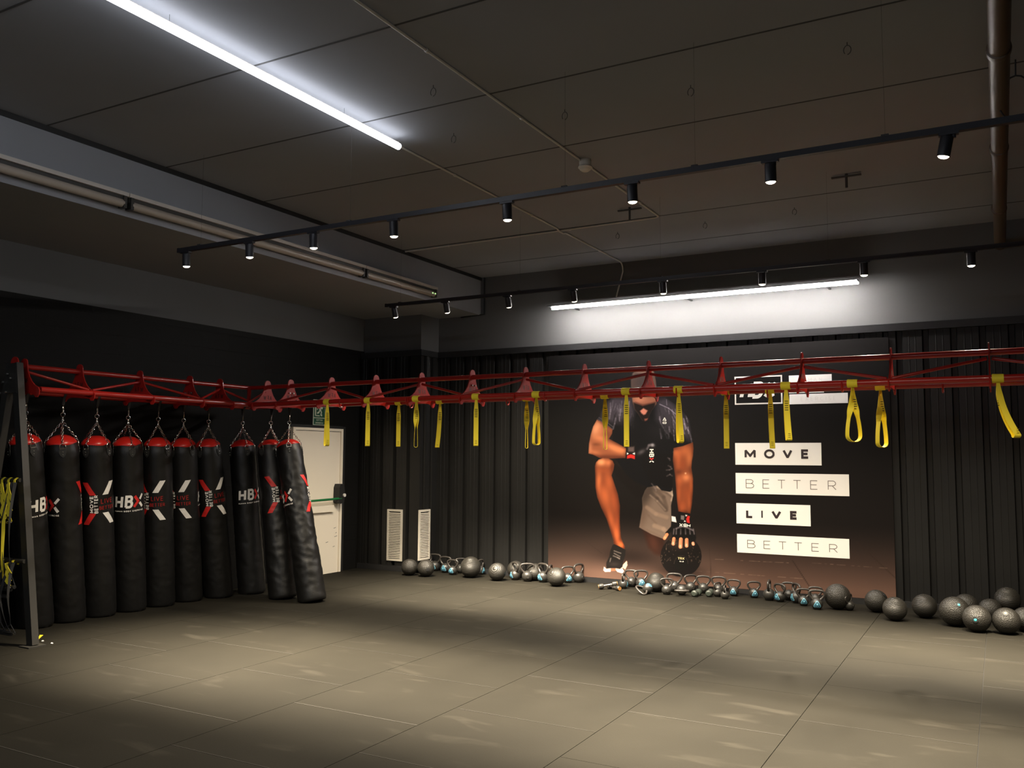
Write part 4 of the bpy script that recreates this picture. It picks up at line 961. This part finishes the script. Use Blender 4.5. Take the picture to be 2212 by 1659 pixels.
# ------------------------------------------------------------------ punching bags
def make_bag(tpx, rail, Bc, hbx, xl, lump, label, rb=.162):
    """tpx = frame place of the shoulder centre; rail = (axis, value); Bc = foot centre (x, y); hbx / xl = turn of the prints from the viewer, degrees"""
    ax, v = rail; T = hit(tpx[0], tpx[1]+4, ax, v); T.z = 1.765
    Bp = Vector((Bc[0], Bc[1], 0.0)); H = Vector((T.x, T.y, ZLOW))
    if ax == 1: H.y = yx(T.x, HW)
    t = thing('punching_bag', Bp, label, 'punching bag', 'black punching bags hung in a row')
    axis = (T-Bp).normalized(); L = (T-Bp).length
    vd = Vector((-CAM.x+Bp.x, -CAM.y+Bp.y, 0)).normalized()*-1       # towards the viewer
    e1 = (vd-axis*vd.dot(axis)).normalized(); e2 = axis.cross(e1)     # e1 faces the viewer, e2 to the viewer's right
    def rad(u):     # radius along the bag
        r = .150+(rb-.150)*min(1, u*1.2)
        r *= (1-.10*math.exp(-((u-.0)/.03)**2))
        return r
    seed = Vector((Bp.x*7, Bp.y*3, 0))
    def P(ang, h, ex=0.0):
        """ang from the viewer, positive to the viewer's right; h = height along the axis"""
        u = 1-h/L; r = rad(u)
        d = e1*math.cos(ang)+e2*math.sin(ang)
        q = Bp+axis*h+d*r
        nz = noise.noise(Vector((math.cos(ang)*1.6, math.sin(ang)*1.6, h*7))+seed)*.6+noise.noise(Vector((math.cos(ang)*3, math.sin(ang)*3, h*17))+seed)*.4
        crease = abs(noise.noise(Vector((math.cos(ang)*1.1, math.sin(ang)*1.1, h*11+ang*.6))+seed*2))
        fade = min(1, u*5)*min(1, h*5)
        r2 = (nz*.010-crease*.012)*lump*fade
        bend = (0, 0)
        return q+d*(r2+ex)
    b = MB(); seg, nh = 56, 96; vs = []; hs = [0.0, .004, .014, .035]+[.05+(L-.05)*i/nh for i in range(nh+1)]
    tilt = axis
    for h in hs:
        k = 1 if h > .04 else {0.0: .80, .004: .90, .014: .965, .035: .99}[h]
        for s in range(seg):
            p = P(2*math.pi*s/seg, h); c_ = Bp+axis*h; q = c_+(p-c_)*k
            q.z = max(q.z, .003+.004*(1-k))
            vs.append(q)
    fs = [(i*seg+s, i*seg+(s+1) % seg, (i+1)*seg+(s+1) % seg, (i+1)*seg+s) for i in range(len(hs)-1) for s in range(seg)]+[tuple(range(seg-1, -1, -1)), tuple((len(hs)-1)*seg+s for s in range(seg))]
    b.add(vs, fs); b.build('bag_body', M_vinyl, t, angle=70)
    # red top
    b = MB(); vs = []; prof = [(.995, -.012), (1.015, .0), (.99, .010), (.85, .034), (.6, .058), (.35, .070), (.12, .074)]
    for k, dz in prof:
        for s in range(40):
            a = 2*math.pi*s/40; c_ = Bp+axis*L; p = P(a, L); vs.append(c_+(p-c_)*k*(1+.012*math.sin(a*4))+axis*dz)
    fs = [(i*40+s, i*40+(s+1) % 40, (i+1)*40+(s+1) % 40, (i+1)*40+s) for i in range(len(prof)-1) for s in range(40)]+[tuple((len(prof)-1)*40+s for s in range(40))]
    b.add(vs, fs); b.build('red_cap', M_redvinyl, t, angle=60)
    # D ring patches and chains
    apex = Vector((H.x, H.y, 1.985))*.35+Vector((T.x, T.y, 1.985))*.65; apex.z = 1.975
    for k in range(4):
        a = R(18+90*k+hbx*.2)
        pt = P(a, L-.075, .004); tw = P(a, L-.02, .010); n_ = (P(a, L-.075, .02)-P(a, L-.075)).normalized(); sd = axis.cross(n_)
        b = MB(); o2 = [(-.030, .03), (.030, .03), (.034, .0), (.020, -.035), (0, -.052), (-.020, -.035), (-.034, 0)]; b.prism(o2, sd, axis, pt, .006); pc = b.build('ring_patch', M_strapb, t, smooth=False)
        b = MB()
        for dz in (.005, -.022): b.lathe([(.0055, 0), (.004, .004), (.0005, .005)], 8, pt+n_*.003+axis*dz, Matrix((sd, axis, n_)).transposed())
        b.build('rivet', M_bolt, pc)
        b = MB(); dr = [tw+sd*(.026*math.cos(q))*1.0+axis*(-.020 if math.sin(q) < 0 else .030*math.sin(q)) for q in [j*math.pi/8 for j in range(16)]]; b.tube(dr, .0035, 6, closed=True); b.build('d_ring', M_chrome, t)
        b = MB(); p0 = tw+axis*.03; p1 = apex; n = int((p1-p0).length/.024); d = (p1-p0).normalized(); s1 = d.orthogonal().normalized(); s2 = d.cross(s1)
        for j in range(n):
            c_ = p0+(p1-p0)*((j+.5)/n); sa = s1 if j % 2 else s2
            b.tube([c_+d*(.0165*math.cos(q))+sa*(.0085*math.sin(q)) for q in [m*math.pi/5 for m in range(10)]], .0027, 5, closed=True)
        b.build('chain', M_chrome, t)
    # swivel, carabiner, eye, black hanger
    b = MB(); b.lathe([(.004, 0), (.012, .006), (.014, .02), (.008, .034), (.010, .04), (.006, .055), (.003, .056)], 14, apex-Vector((0, 0, .012))); b.build('swivel', M_chrome, t)
    b = MB(); c_ = apex+Vector((0, 0, .062)); b.tube([c_+Vector((.020*math.cos(q)*.8, .020*math.cos(q)*.6, .020*math.sin(q))) for q in [m*math.pi/8 for m in range(16)]], .004, 6, closed=True); b.build('steel_ring', M_chrome, t)
    e = Vector((H.x, H.y, 2.125)); b = MB(); c0 = c_+Vector((0, 0, .012)); dv = (e-c0)
    b.tube([c0+dv*(.5-.5*math.cos(q))+Vector((.013*math.sin(q), -.013*math.sin(q), 0)) for q in [m*math.pi/8 for m in range(16)]], .0042, 6, closed=True)
    b.tube([e+Vector((.014*math.cos(q), -.010*math.cos(q), .014*math.sin(q))) for q in [m*math.pi/6 for m in range(12)]], .0032, 6, closed=True); b.build('carabiner', M_chrome, t)
    b = MB(); wv = Vector((.026, -.018, 0))
    loop = [e+Vector((0, 0, .004))]; 
    ux = Vector((1, 0, 0)) if ax == 0 else Vector((0, 1, 0)); wv = (Vector((0, 1, 0)) if ax == 0 else Vector((1, 0, 0)))*.028
    b.ribbon([e+Vector((0, 0, .006))]+[H+ux*(.031*math.sin(q))*1+Vector((0, 0, -.031*math.cos(q))) for q in [.5+m*(2*math.pi-1)/14 for m in range(15)]]+[e+Vector((0, 0, .006))], wv, .003)
    b.build('hanger_strap', M_strapb, t, angle=60)
    # prints wrapped round the body
    zc_ = 1.16
    def wrap(a0):
        return lambda a, c: P(R(a0)+a/.158, (zc_+c)/max(axis.z, .5), .0034)
    S = .012
    if hbx is not None:
        f = wrap(hbx); b = MB(); h = .135
        sl = lambda q: [(x+.10*y, y) for x, y in q]
        for ch, x0, x1 in (('H', -.150, -.060), ('B', -.042, .040)): put(b, [sl(q) for q in letter(ch, x0, x1, -.045, .09, .026, S)], f)
        put(b, [sl(q) for q in stroke_quads([(.150, .088), (.112, .040)], .013, S)+stroke_quads([(.150, -.042), (.112, .006)], .013, S)], f)
        put(b, word('HUMAN BODY EXERCISE', 0, -.082, .016, .0042, .22, .85, S), f)
        b.build('white_logo', M_white, t, smooth=False)
        b = MB(); put(b, [sl(q) for q in stroke_quads([(.052, .078), (.092, .023), (.052, -.034)], .014, S)], f); b.build('red_logo', M_redprint, t, smooth=False)
    if xl is not None:
        f = wrap(xl); b = MB()
        def para(x0, y0, x1, y1, wd):
            out = []
            for i in range(9):
                a, c = i/9, (i+1)/9; xa, ya, xb, yb = x0+(x1-x0)*a, y0+(y1-y0)*a, x0+(x1-x0)*c, y0+(y1-y0)*c
                for j in range(5):
                    w0, w1 = -wd/2+wd*j/5, -wd/2+wd*(j+1)/5; out.append([(xa+w0, ya), (xa+w1, ya), (xb+w1, yb), (xb+w0, yb)])
            return out
        put(b, para(.050, .105, .130, .232, .062)+para(.050, -.075, .125, -.190, .062), f)
        rot = lambda q: [(-y, x) for x, y in q]
        put(b, [[(x-.085, y) for x, y in rot(q)] for q in word('MOVE', .014, -.02, .036, .0085, .2, .95, S)], f)
        put(b, [[(x-.040, y) for x, y in rot(q)] for q in word('BETTER', .014, -.018, .036, .0075, .16, .75, S)], f)
        b.build('white_logo', M_white, t, smooth=False)
        b = MB(); put(b, para(-.070, .105, -.150, .232, .062)+para(-.070, -.075, -.145, -.190, .062), f); b.build('red_logo', M_redprint, t, smooth=False)
        b = MB(); put(b, word('LIVE', .068, .016, .050, .0065, .18, .75, S)+word('BETTER', .068, -.044, .036, .0055, .14, .70, S), f); b.build('red_lettering', mat('dark red print', (.30, .012, .010), .5), t, smooth=False)
    return t
RL, RR = (0, XC-HW), (1, YC+HW-.02)
bags = (
    ((53, 945), RL, (-8.165, 5.30), 53, 185, .5, 'punching bag half hidden behind the grey rig leg, first on the left', ),
    ((133, 950), RL, (-8.165, 5.64), -72, 112, .5, 'punching bag second from the left, only the red X of its logo showing'),
    ((207, 950), RL, (-8.165, 5.985), 175, 12, .4, 'punching bag third from the left, full red and white X print'),
    ((275, 950), RL, (-8.155, 6.345), 3, 160, .4, 'punching bag fourth from the left with white logo letters facing forward'),
    ((340, 950), RL, (-8.15, 6.715), 140, -28, .4, 'punching bag fifth from the left, white half of the X print, larger gap beside it'),
    ((395, 951), RL, (-8.15, 7.10), 120, -30, .4, 'punching bag sixth from the left, white half of the X print beside a full one'),
    ((449, 953), RL, (-8.05, 7.465), 170, 12, .5, 'punching bag seventh from the left, full X print, before the rig corner'),
    ((523, 953), RL, (-7.93, 7.87), 25, 170, .5, 'punching bag at the rig corner with tilted white logo letters'),
    ((583, 956), RR, (-7.32, 7.75), 160, 30, .7, 'creased punching bag second from the right, red stripes of the X print'),
    ((623, 958), RR, (-6.87, 7.75), -72, 98, 1.0, 'rightmost punching bag, heavily creased and leaning over the exit door'))
for a in bags: make_bag(*a)

# ------------------------------------------------------------------ slam balls
def ball_mesh(m, name):
    b = MB(); n = 40; b.lathe([(math.sin(math.pi*(i+.02)/(n+.04)), -math.cos(math.pi*(i+.02)/(n+.04))) for i in range(n+1)], 64)
    b.f = b.f; o = b.build(name, m, angle=80); return o
balls = {0: ball_mesh(M_rubber, 'slam_ball'), 1: ball_mesh(M_rubber2, 'slam_ball')}
used = set()
def put_ball(px, py, r_px, kind, rot, label, valve=None, z=None, vm=None):
    d = rt*((px-1106)/F_PX)+up*((829.5-py)/F_PX)+fwd
    if z is None: tt = CAM_H/(r_px/F_PX-d.z)
    else: tt = z
    c = CAM+d*tt; r = r_px/F_PX*tt
    if kind in used: o = balls[kind].copy(); col.objects.link(o)
    else: o = balls[kind]; used.add(kind)
    o.scale = (r, r, r); o.rotation_euler = [R(a) for a in rot]
    if valve:
        t = thing('slam_ball', c, label, 'slam ball', 'black slam balls on the floor')
        o.name = 'ball_skin'; o.parent = t; o.location = (0, 0, 0)
        for k_ in ('label', 'category', 'group'):
            if k_ in o: del o[k_]
        d2 = rt*((valve[0]-1106)/F_PX)+up*((829.5-valve[1])/F_PX)+fwd; d2.normalize(); oc = CAM-c; bq = oc.dot(d2); disc = bq*bq-(oc.length_squared-r*r)
        q = CAM+d2*(-bq-math.sqrt(max(disc, 0))); n_ = (q-c).normalized(); a = n_.orthogonal().normalized(); e = n_.cross(a); M3 = Matrix((a, e, n_)).transposed()
        b = MB(); b.lathe([(.024, -.004), (.026, .0015), (.018, .003), (.014, .002)], 20, q, M3); b.build('valve_ring', M_black, t)
        b = MB(); b.lathe([(.0135, 0), (.012, .0045), (.006, .006), (.001, .006)], 16, q, M3); b.build('valve_plug', vm or M_black, t)
        return t
    o.location = c; return tag(o, label, 'slam ball', 'black slam balls on the floor')
put_ball(884.6, 1225, 17.5, 0, (10, 0, 0), 'leftmost black slam ball, in front of the right vent')
put_ball(920, 1227, 18.2, 0, (0, 20, 0), 'slam ball second from the left with dark round valve', (924, 1230))
put_ball(1016.6, 1225, 22.2, 1, (3, 2, 0), 'large ribbed slam ball among the left kettlebells')
put_ball(1018, 1220.5, 18.4, 1, (30, 0, 0), 'slam ball mostly hidden behind the large ribbed ball')
put_ball(1074, 1235, 19, 1, (60, 15, 0), 'slam ball with curved ribs standing alone right of the large ball')
put_ball(1114, 1230, 18.3, 0, (0, 0, 0), 'slam ball behind the edge-on kettlebell, nearer the vents')
put_ball(1155.5, 1235.5, 18.1, 1, (4, 0, 0), 'slam ball behind the plain kettlebell, left of the poster')
put_ball(1202, 1246, 20, 1, (50, -20, 0), 'slam ball in front, left corner of the poster')
put_ball(1417, 1257.5, 20.4, 1, (2, 0, 0), 'ribbed slam ball under the black ball on the poster')
put_ball(1809.5, 1288.5, 27, 0, (0, 0, 0), 'large slam ball under the last slogan box, beside a tipped kettlebell')
put_ball(1893, 1298, 23.7, 0, (20, 0, 0), 'slam ball with dark valve at the right corner of the poster', (1910, 1285))
put_ball(1933, 1315, 25, 1, (6, 8, 0), 'brightly lit ribbed slam ball standing forward at the poster corner')
put_ball(1997, 1309, 25.2, 1, (8, -20, 0), 'slam ball standing alone before the right cladding')
put_ball(2062, 1320.5, 31, 0, (0, 0, 0), 'biggest slam ball with upper turquoise valve', (2071, 1306.5), None, M_cyan)
put_ball(2086.5, 1309, 25.5, 0, (0, 40, 0), 'slam ball tucked behind the biggest one')
put_ball(2110, 1336, 28.2, 0, (0, 0, 50), 'front slam ball with lower turquoise valve', (2107, 1339), None, M_cyan)
put_ball(2139, 1317.5, 23.6, 0, (40, 0, 50), 'slam ball at the back, under the stacked ball')
put_ball(2174, 1341, 27.8, 0, (0, 60, 20), 'front slam ball with pale yellow valve', (2172, 1325), None, M_yelvalve)
put_ball(2214, 1338, 25.5, 0, (0, 20, 20), 'slam ball cut by the right frame edge, lower one')
put_ball(2243, 1320, 23.5, 0, (0, 20, 80), 'slam ball cut by the right frame edge, behind the lower one')
put_ball(2176.5, 1294.5, 25.5, 1, (5, 3, 0), 'slam ball stacked on top of the pile at the right', None, 9.06)

# ------------------------------------------------------------------ kettlebells
def kb_parts(t, sticker):
    b = MB(); n = 20; r0 = .062
    prof = [(.001, 0), (.030, 0), (.038, .0015)]+[(r0*math.sin(a), r0*.94-r0*math.cos(a)) for a in [math.radians(46+i*(180-46-26)/n) for i in range(n+1)]]+[(.012, .121), (.001, .1215)]
    b.lathe(prof, 36); b.build('bell', M_iron, t, angle=60)
    b = MB(); pts = []
    ctrl = [(-.034, .098), (-.048, .112), (-.064, .130), (-.076, .150), (-.078, .168), (-.070, .184), (-.052, .193), (-.026, .197), (0, .198)]
    full = ctrl+[(-x, z) for x, z in ctrl[::-1][1:]]
    rr = [.016, .013, .0118, .0115, .0115, .0118, .0122, .0124, .0124]; rr = rr+rr[::-1][1:]
    # smooth the control polygon
    sm = []; sr = []
    for i in range(len(full)-1):
        for k in range(3):
            u = k/3; p0 = full[max(i-1, 0)]; p1 = full[i]; p2 = full[i+1]; p3 = full[min(i+2, len(full)-1)]
            f_ = lambda a, bb, c, d: .5*((2*bb)+(-a+c)*u+(2*a-5*bb+4*c-d)*u*u+(-a+3*bb-3*c+d)*u**3)
            sm.append((f_(p0[0], p1[0], p2[0], p3[0]), 0, f_(p0[1], p1[1], p2[1], p3[1]))); sr.append(rr[i]*(1-u)+rr[i+1]*u)
    sm.append((full[-1][0], 0, full[-1][1])); sr.append(rr[-1])
    b.tube(sm, .012, 12, radii=sr); b.build('handle', M_handle, t, angle=60)
    cz = r0*.94
    def S(a, c, ex):        # sticker coordinates on the front of the bell
        th = a/r0; ph = c/r0; r = r0+ex
        return (r*math.sin(th)*math.cos(ph), -r*math.cos(th)*math.cos(ph), cz+r*math.sin(ph))
    if sticker:
        # rounded triangle: light border, dark field, light disc
        def tri(sz, n=30):
            out = []
            for i in range(n):
                a = 2*math.pi*i/n+math.pi/2; k = (a-math.pi/2) % (2*math.pi/3); k = min(k, 2*math.pi/3-k)
                rr_ = sz*min(.60/math.cos(math.pi/3-k), .96); out.append((rr_*math.cos(a), rr_*math.sin(a)))
            return out
        def fan(mb, outl, ex, cx=0, cy=0, rings=3):
            vs = [S(cx, cy, ex)]; n = len(outl)
            for k in range(1, rings+1): vs += [S(cx+x*k/rings, cy+y*k/rings, ex) for x, y in outl]
            fs = [(0, 1+i, 1+(i+1) % n) for i in range(n)]
            for k in range(rings-1): fs += [(1+k*n+i, 1+(k+1)*n+i, 1+(k+1)*n+(i+1) % n, 1+k*n+(i+1) % n) for i in range(n)]
            mb.add(vs, fs)
        b = MB(); fan(b, tri(.048), .0009, 0, -.004); st = b.build('blue_label', M_blue, t, smooth=False)
        b = MB(); fan(b, tri(.0405), .0016, 0, -.004); b.build('label_field', M_navy, st, smooth=False)
        b = MB(); fan(b, [(.0085*math.cos(k*.628), .0085*math.sin(k*.628)) for k in range(10)], .0022, 0, .002, 1)
        for y_ in (-.016, -.0205): b.add([S(-.014, y_, .0024), S(.014, y_, .0024), S(.014, y_+.0018, .0024), S(-.014, y_+.0018, .0024)], [(0, 1, 2, 3)])
        b.build('label_marks', M_blue, st, smooth=False)
    else:
        b = MB(); b.lathe([(.001, .004), (.019, .003), (.021, .0)], 20, (0, -r0*.985, cz), Matrix(((1, 0, 0), (0, 0, -1), (0, 1, 0)))); b.build('face_boss', M_iron, t)
kb = {}
for k in (0, 1):
    t = thing('kettlebell', (0, 0, 0), '', 'kettlebell'); kb_parts(t, k); kb[k] = t
kused = set()
def put_kb(px, pbot, ptop, turn, st, label, tip=None, wsc=1.0, grp='kettlebells along the wall', ymax=10.70):
    """turn: degrees the label faces away from the viewer (positive = to the viewer's right)"""
    g = hit(px, pbot-3.2, 2, 0)
    if g.y > ymax: g = hit(px, 829.5, 1, ymax); g.z = 0
    dep = (g-CAM).dot(fwd); H = (pbot-ptop)/F_PX*dep*.985 if ptop else .21
    s = H/.211
    if st in kused: t = copy_tree(kb[st])
    else: t = kb[st]; kused.add(st)
    vdir = math.atan2(-g.x, g.y)            # yaw of the line of sight
    t.scale = (s*wsc, s*wsc, s)
    e = vdir+R(turn)
    if tip:
        rx, ry, rz = (tuple(tip)+(0,))[:3]; t.rotation_euler = (Matrix.Rotation(e, 4, 'Z') @ Matrix.Rotation(R(rx), 4, 'X') @ Matrix.Rotation(R(ry), 4, 'Y') @ Matrix.Rotation(R(rz), 4, 'Z')).to_euler()
    else: t.rotation_euler = (0, 0, e)
    t.location = (0, 0, 0); M3 = t.rotation_euler.to_matrix() @ Matrix.Diagonal(t.scale)
    mz = min((M3 @ v.co).z for ch in t.children if ch.name.startswith(('bell', 'handle')) for v in ch.data.vertices)
    t.location = (g.x, g.y, -mz+.0003)
    t['label'] = label; t['group'] = grp
    return t
put_kb(925.8, 1231, 1194.6, 35, 0, 'kettlebell behind the second slam ball, its handle before the vent', ymax=10.60)
put_kb(944.3, 1231, 1193, -30, 1, 'kettlebell with blue label just right of the vents')
put_kb(967, 1232, 1196, -32, 1, 'third blue labelled kettlebell from the vents, edge partly hidden', ymax=10.62)
put_kb(982, 1236, 1202, -28, 1, 'shorter blue labelled kettlebell in front, left of the large ribbed ball', ymax=10.48)
put_kb(999, 1233, 1200, 20, 0, 'kettlebell between the short one and the large ribbed ball')
put_kb(1041, 1237, 1203.7, 60, 1, 'kettlebell just right of the large ribbed ball')
put_kb(1113, 1256, 1216.7, -66, 1, 'narrow edge-on kettlebell with blue label, left of the plain one')
put_kb(1139, 1259, 1218.5, 4, 0, 'plain kettlebell facing front with round boss')
put_kb(1173, 1261, 1218.6, -48, 1, 'blue labelled kettlebell touching the slam ball at the poster corner')
put_kb(1190, 1251, 1216, 78, 0, 'kettlebell showing only a thin handle behind the slam ball', ymax=10.68)
put_kb(1226.6, 1262, 1225, 22, 1, 'kettlebell with label peeking out right of the front slam ball')
put_kb(1249.4, 1258, 1216, 52, 0, 'plain kettlebell with turned handle, last before the dumbbells')
G2 = 'kettlebells under the poster'
put_kb(1346.7, 1274.6, 1240, 80, 1, 'small edge-on kettlebell right of the dumbbells', grp=G2)
put_kb(1361.6, 1269, 1231, -15, 0, 'big kettlebell partly behind the blue labelled one under the shoe', grp=G2)
put_kb(1382.4, 1271.5, 1232, 12, 1, 'big kettlebell with large blue label high on the bell, under the shoe', tip=(-9, 0), grp=G2, ymax=10.64)
put_kb(1407, 1285, None, 40, 1, 'kettlebell lying on its side with blue label on top', tip=(0, -97, 60), grp=G2)
put_kb(1440, 1287.4, 1251, 8, 0, 'front kettlebell beside the ribbed ball, right of the lying one', grp=G2)
put_kb(1457, 1282, 1240, -4, 0, 'tall kettlebell at the back, above the second lying kettlebell', grp=G2, ymax=10.66)
put_kb(1468, 1284, None, 0, 0, 'kettlebell lying on its back with handle towards the viewer', tip=(86, 0), grp=G2, ymax=10.42)
put_kb(1486.5, 1281, 1242, 30, 0, 'back row kettlebell behind the left dark dumbbell', grp=G2, ymax=10.66)
put_kb(1514, 1282, 1243, 0, 0, 'back row kettlebell between the two dark dumbbells', grp=G2, ymax=10.66)
put_kb(1546.6, 1284, 1244, -6, 0, 'tall back row kettlebell right of the dark dumbbells', grp=G2, ymax=10.66)
put_kb(1550, 1292, 1260, 55, 0, 'small kettlebell with turned handle in front of a tall one', grp=G2)
put_kb(1566, 1297, 1265.7, 82, 0, 'smallest kettlebell, edge-on, standing furthest forward', grp=G2)
put_kb(1578.5, 1289.7, 1253, -12, 1, 'blue labelled kettlebell behind the smallest one', grp=G2, ymax=10.64)
put_kb(1628.9, 1294.4, 1258, 14, 1, 'blue labelled kettlebell standing alone under the slogan boxes', grp=G2)
G3 = 'kettlebells at the right of the poster'
put_kb(1661.7, 1300, 1255, 82, 1, 'tall edge-on kettlebell right of the lone blue labelled one', grp=G3)
put_kb(1695, 1298, 1258, -8, 0, 'wide kettlebell behind the left-turned blue labelled one', grp=G3, ymax=10.66)
put_kb(1685, 1303, 1263, -42, 1, 'blue labelled kettlebell turned left, third from the gap', grp=G3)
put_kb(1721, 1305.7, 1262, -62, 1, 'narrow kettlebell with label at its left edge, before three in a cluster', grp=G3)
put_kb(1736, 1311.5, 1273.3, 6, 1, 'left front kettlebell of the right cluster with blue label', grp=G3)
put_kb(1762, 1307, 1269.5, 0, 0, 'kettlebell hidden behind the frontmost labelled one', grp=G3)
put_kb(1765, 1319.5, 1276, 3, 1, 'frontmost blue labelled kettlebell of the right cluster', grp=G3)
put_kb(1836, 1321.7, 1286, 62, 0, 'tipped dark kettlebell beside the large slam ball', tip=(0, -12), grp=G3)

# ------------------------------------------------------------------ dumbbells
def dumbbell(p, q, rr, label, m, ring=None):
    p = Vector(p); q = Vector(q); d = (q-p).normalized(); L = (q-p).length
    t = thing('dumbbell', p, label, 'dumbbell', 'dumbbells under the poster')
    b = MB(); b.cyl(p+d*.04, q-d*.04, .0135, 14); b.build('handle', M_grip, t)
    M3 = d.to_track_quat('Z', 'Y').to_matrix()
    for e, s in ((p, 1), (q, -1)):
        b = MB(); f = M3 if s == 1 else M3 @ Matrix.Rotation(math.pi, 3, 'X')
        b.lathe([(.001, -.006), (rr*.62, -.005), (rr*.80, .0), (rr, .008), (rr, .048), (rr*.86, .058), (rr*.5, .062), (.001, .063)], 20 if ring else 12, e, f); h = b.build('head', m, t, angle=25)
        if ring:
            b = MB(); b.lathe([(rr*.45, -.0065), (rr*.78, -.007), (rr*.8, -.001)], 20, e, f); b.build('end_ring', ring, h)
    return t
g1, g2 = hit(1294, 1268, 2, .03), hit(1326, 1262, 2, .03)
dumbbell((g1.x, g1.y, .034), (g1.x+.20, g1.y+.10, .075), .033, 'chrome and black dumbbell resting on the other, slanting up right', M_iron, M_copper)
dumbbell((g1.x+.07, g1.y+.13, .031), (g1.x+.27, g1.y+.01, .031), .030, 'dumbbell with orange end ring on the floor by the small kettlebell', M_iron, M_copper)
for px, dx, lb in ((1498.7, .10, 'left dark green dumbbell with end facing the viewer'), (1530.5, -.02, 'right dark green dumbbell with end facing the viewer')):
    g = hit(px, 1290, 2, .0); dumbbell((g.x, g.y, .0395), (g.x-.02+dx*.3, g.y+.19, .0395), .039, lb, M_hex)

# ------------------------------------------------------------------ trainers hanging at the left edge
def trainer(x, y, z, col_, label, seed):
    rnd = random.Random(seed)
    t = thing('suspension_trainer', (x, y, z), label, 'suspension trainer', 'suspension trainers hung on the rig end')
    b = MB(); b.ribbon([(x, y+.02, z-.06), (x, y+.026, z), (x, y, z+.022), (x, y-.026, z), (x+.005, y-.03, z-.10)], Vector((.03, 0, 0)), .003); b.build('loop', M_yellow, t, angle=60)
    for s in (-1, 1):
        b = MB(); p = Vector((x+s*.02, y-.03, z-.02)); path = [p]
        L = .75+.2*rnd.random()
        for i in range(1, 13):
            u = i/12; path.append(Vector((x+s*(.02+.035*math.sin(u*3))+.02*noise.noise(Vector((seed, u*3, s))), y-.035-.05*math.sin(u*math.pi), z-.03-L*u)))
        wv = [Vector((.036*math.cos(u*2+seed), .02*math.sin(u*2+seed), 0)) for u in [i/12 for i in range(13)]]
        b.ribbon(path, wv, .003); b.build('webbing', M_yellow if (col_ and s == 1) else M_strapb, t, angle=60)
        b = MB(); e = path[-1]; hx = .07
        b.tube([e+Vector((0, 0, .0)), e+Vector((-hx, 0, -.10)), e+Vector((-hx, 0, -.12))], .004, 6); b.tube([e, e+Vector((hx, 0, -.10)), e+Vector((hx, 0, -.12))], .004, 6); b.build('handle_strap', M_strapb, t)
        b = MB(); b.cyl(e+Vector((-hx, 0, -.12)), e+Vector((hx, 0, -.12)), .016, 14); b.build('grip', M_iron, t)
    for k in range(3):
        zz = z-.10-.09*k; b = MB(); a = rnd.uniform(-.5, .5)
        b.ribbon([(x-.05+.02*k, y-.055, zz+.07), (x-.01, y-.07, zz+.01), (x+.03, y-.06, zz-.07+.03*a)], Vector((.030, .006, .014)), .003); b.build('yellow_tab', M_yellow, t, angle=60)
    b = MB(); b.cyl((x-.02, y-.06, z-.37), (x+.03, y-.06, z-.36), .012, 10); b.box((x-.025, y-.07, z-.335), (x+.02, y-.05, z-.315)); b.build('buckle', M_chrome, t, smooth=False)
    return t
for i, (px, py, c_, lb) in enumerate(((6, 1122, 1, 'yellow and black suspension trainer at the very left frame edge'), (20, 1118, 1, 'bright yellow suspension trainer in the middle of the left bundle'), (33, 1128, 0, 'mostly black suspension trainer beside the grey rig leg'))):
    p = hit(px, py, 1, 4.70); trainer(p.x, 4.70-.0, 1.42, c_, lb, i+2)
for i, (px, c_, lb) in enumerate(((10, 0, 'black trainer with grips hung on the lower bar, left'), (32, 0, 'black trainer with grips hung on the lower bar, near the leg'))):
    p = hit(px, 1250, 1, 4.70); trainer(p.x, 4.70, .72, c_, lb, i+9).scale = (1, 1, .62)
# scraps on the floor
p = hit(84, 1384, 2, 0); b = MB(); b.prism([(-.02, .03), (.022, .034), (.012, 0), (.006, -.03), (-.006, -.01)], (1, 0, 0), (0, .7, .7), (p.x, p.y, .024), .004)
tag(b.build('floor_scrap', M_yellow, origin=(p.x, p.y, 0), smooth=False), 'small yellow plastic scrap on the floor right of the rig leg', 'scrap')
for px, py, lb in ((92, 1386, 'tiny pale crumb beside the yellow scrap'), (112, 1391, 'tiny pale crumb on the floor further right of the rig leg')):
    p = hit(px, py, 2, 0); b = MB(); b.lathe([(.001, 0), (.011, .001), (.012, .006), (.006, .011), (.001, .012)], 7, (p.x, p.y, 0.0006)); tag(b.build('floor_crumb', M_cond, origin=(p.x, p.y, 0)), lb, 'scrap')
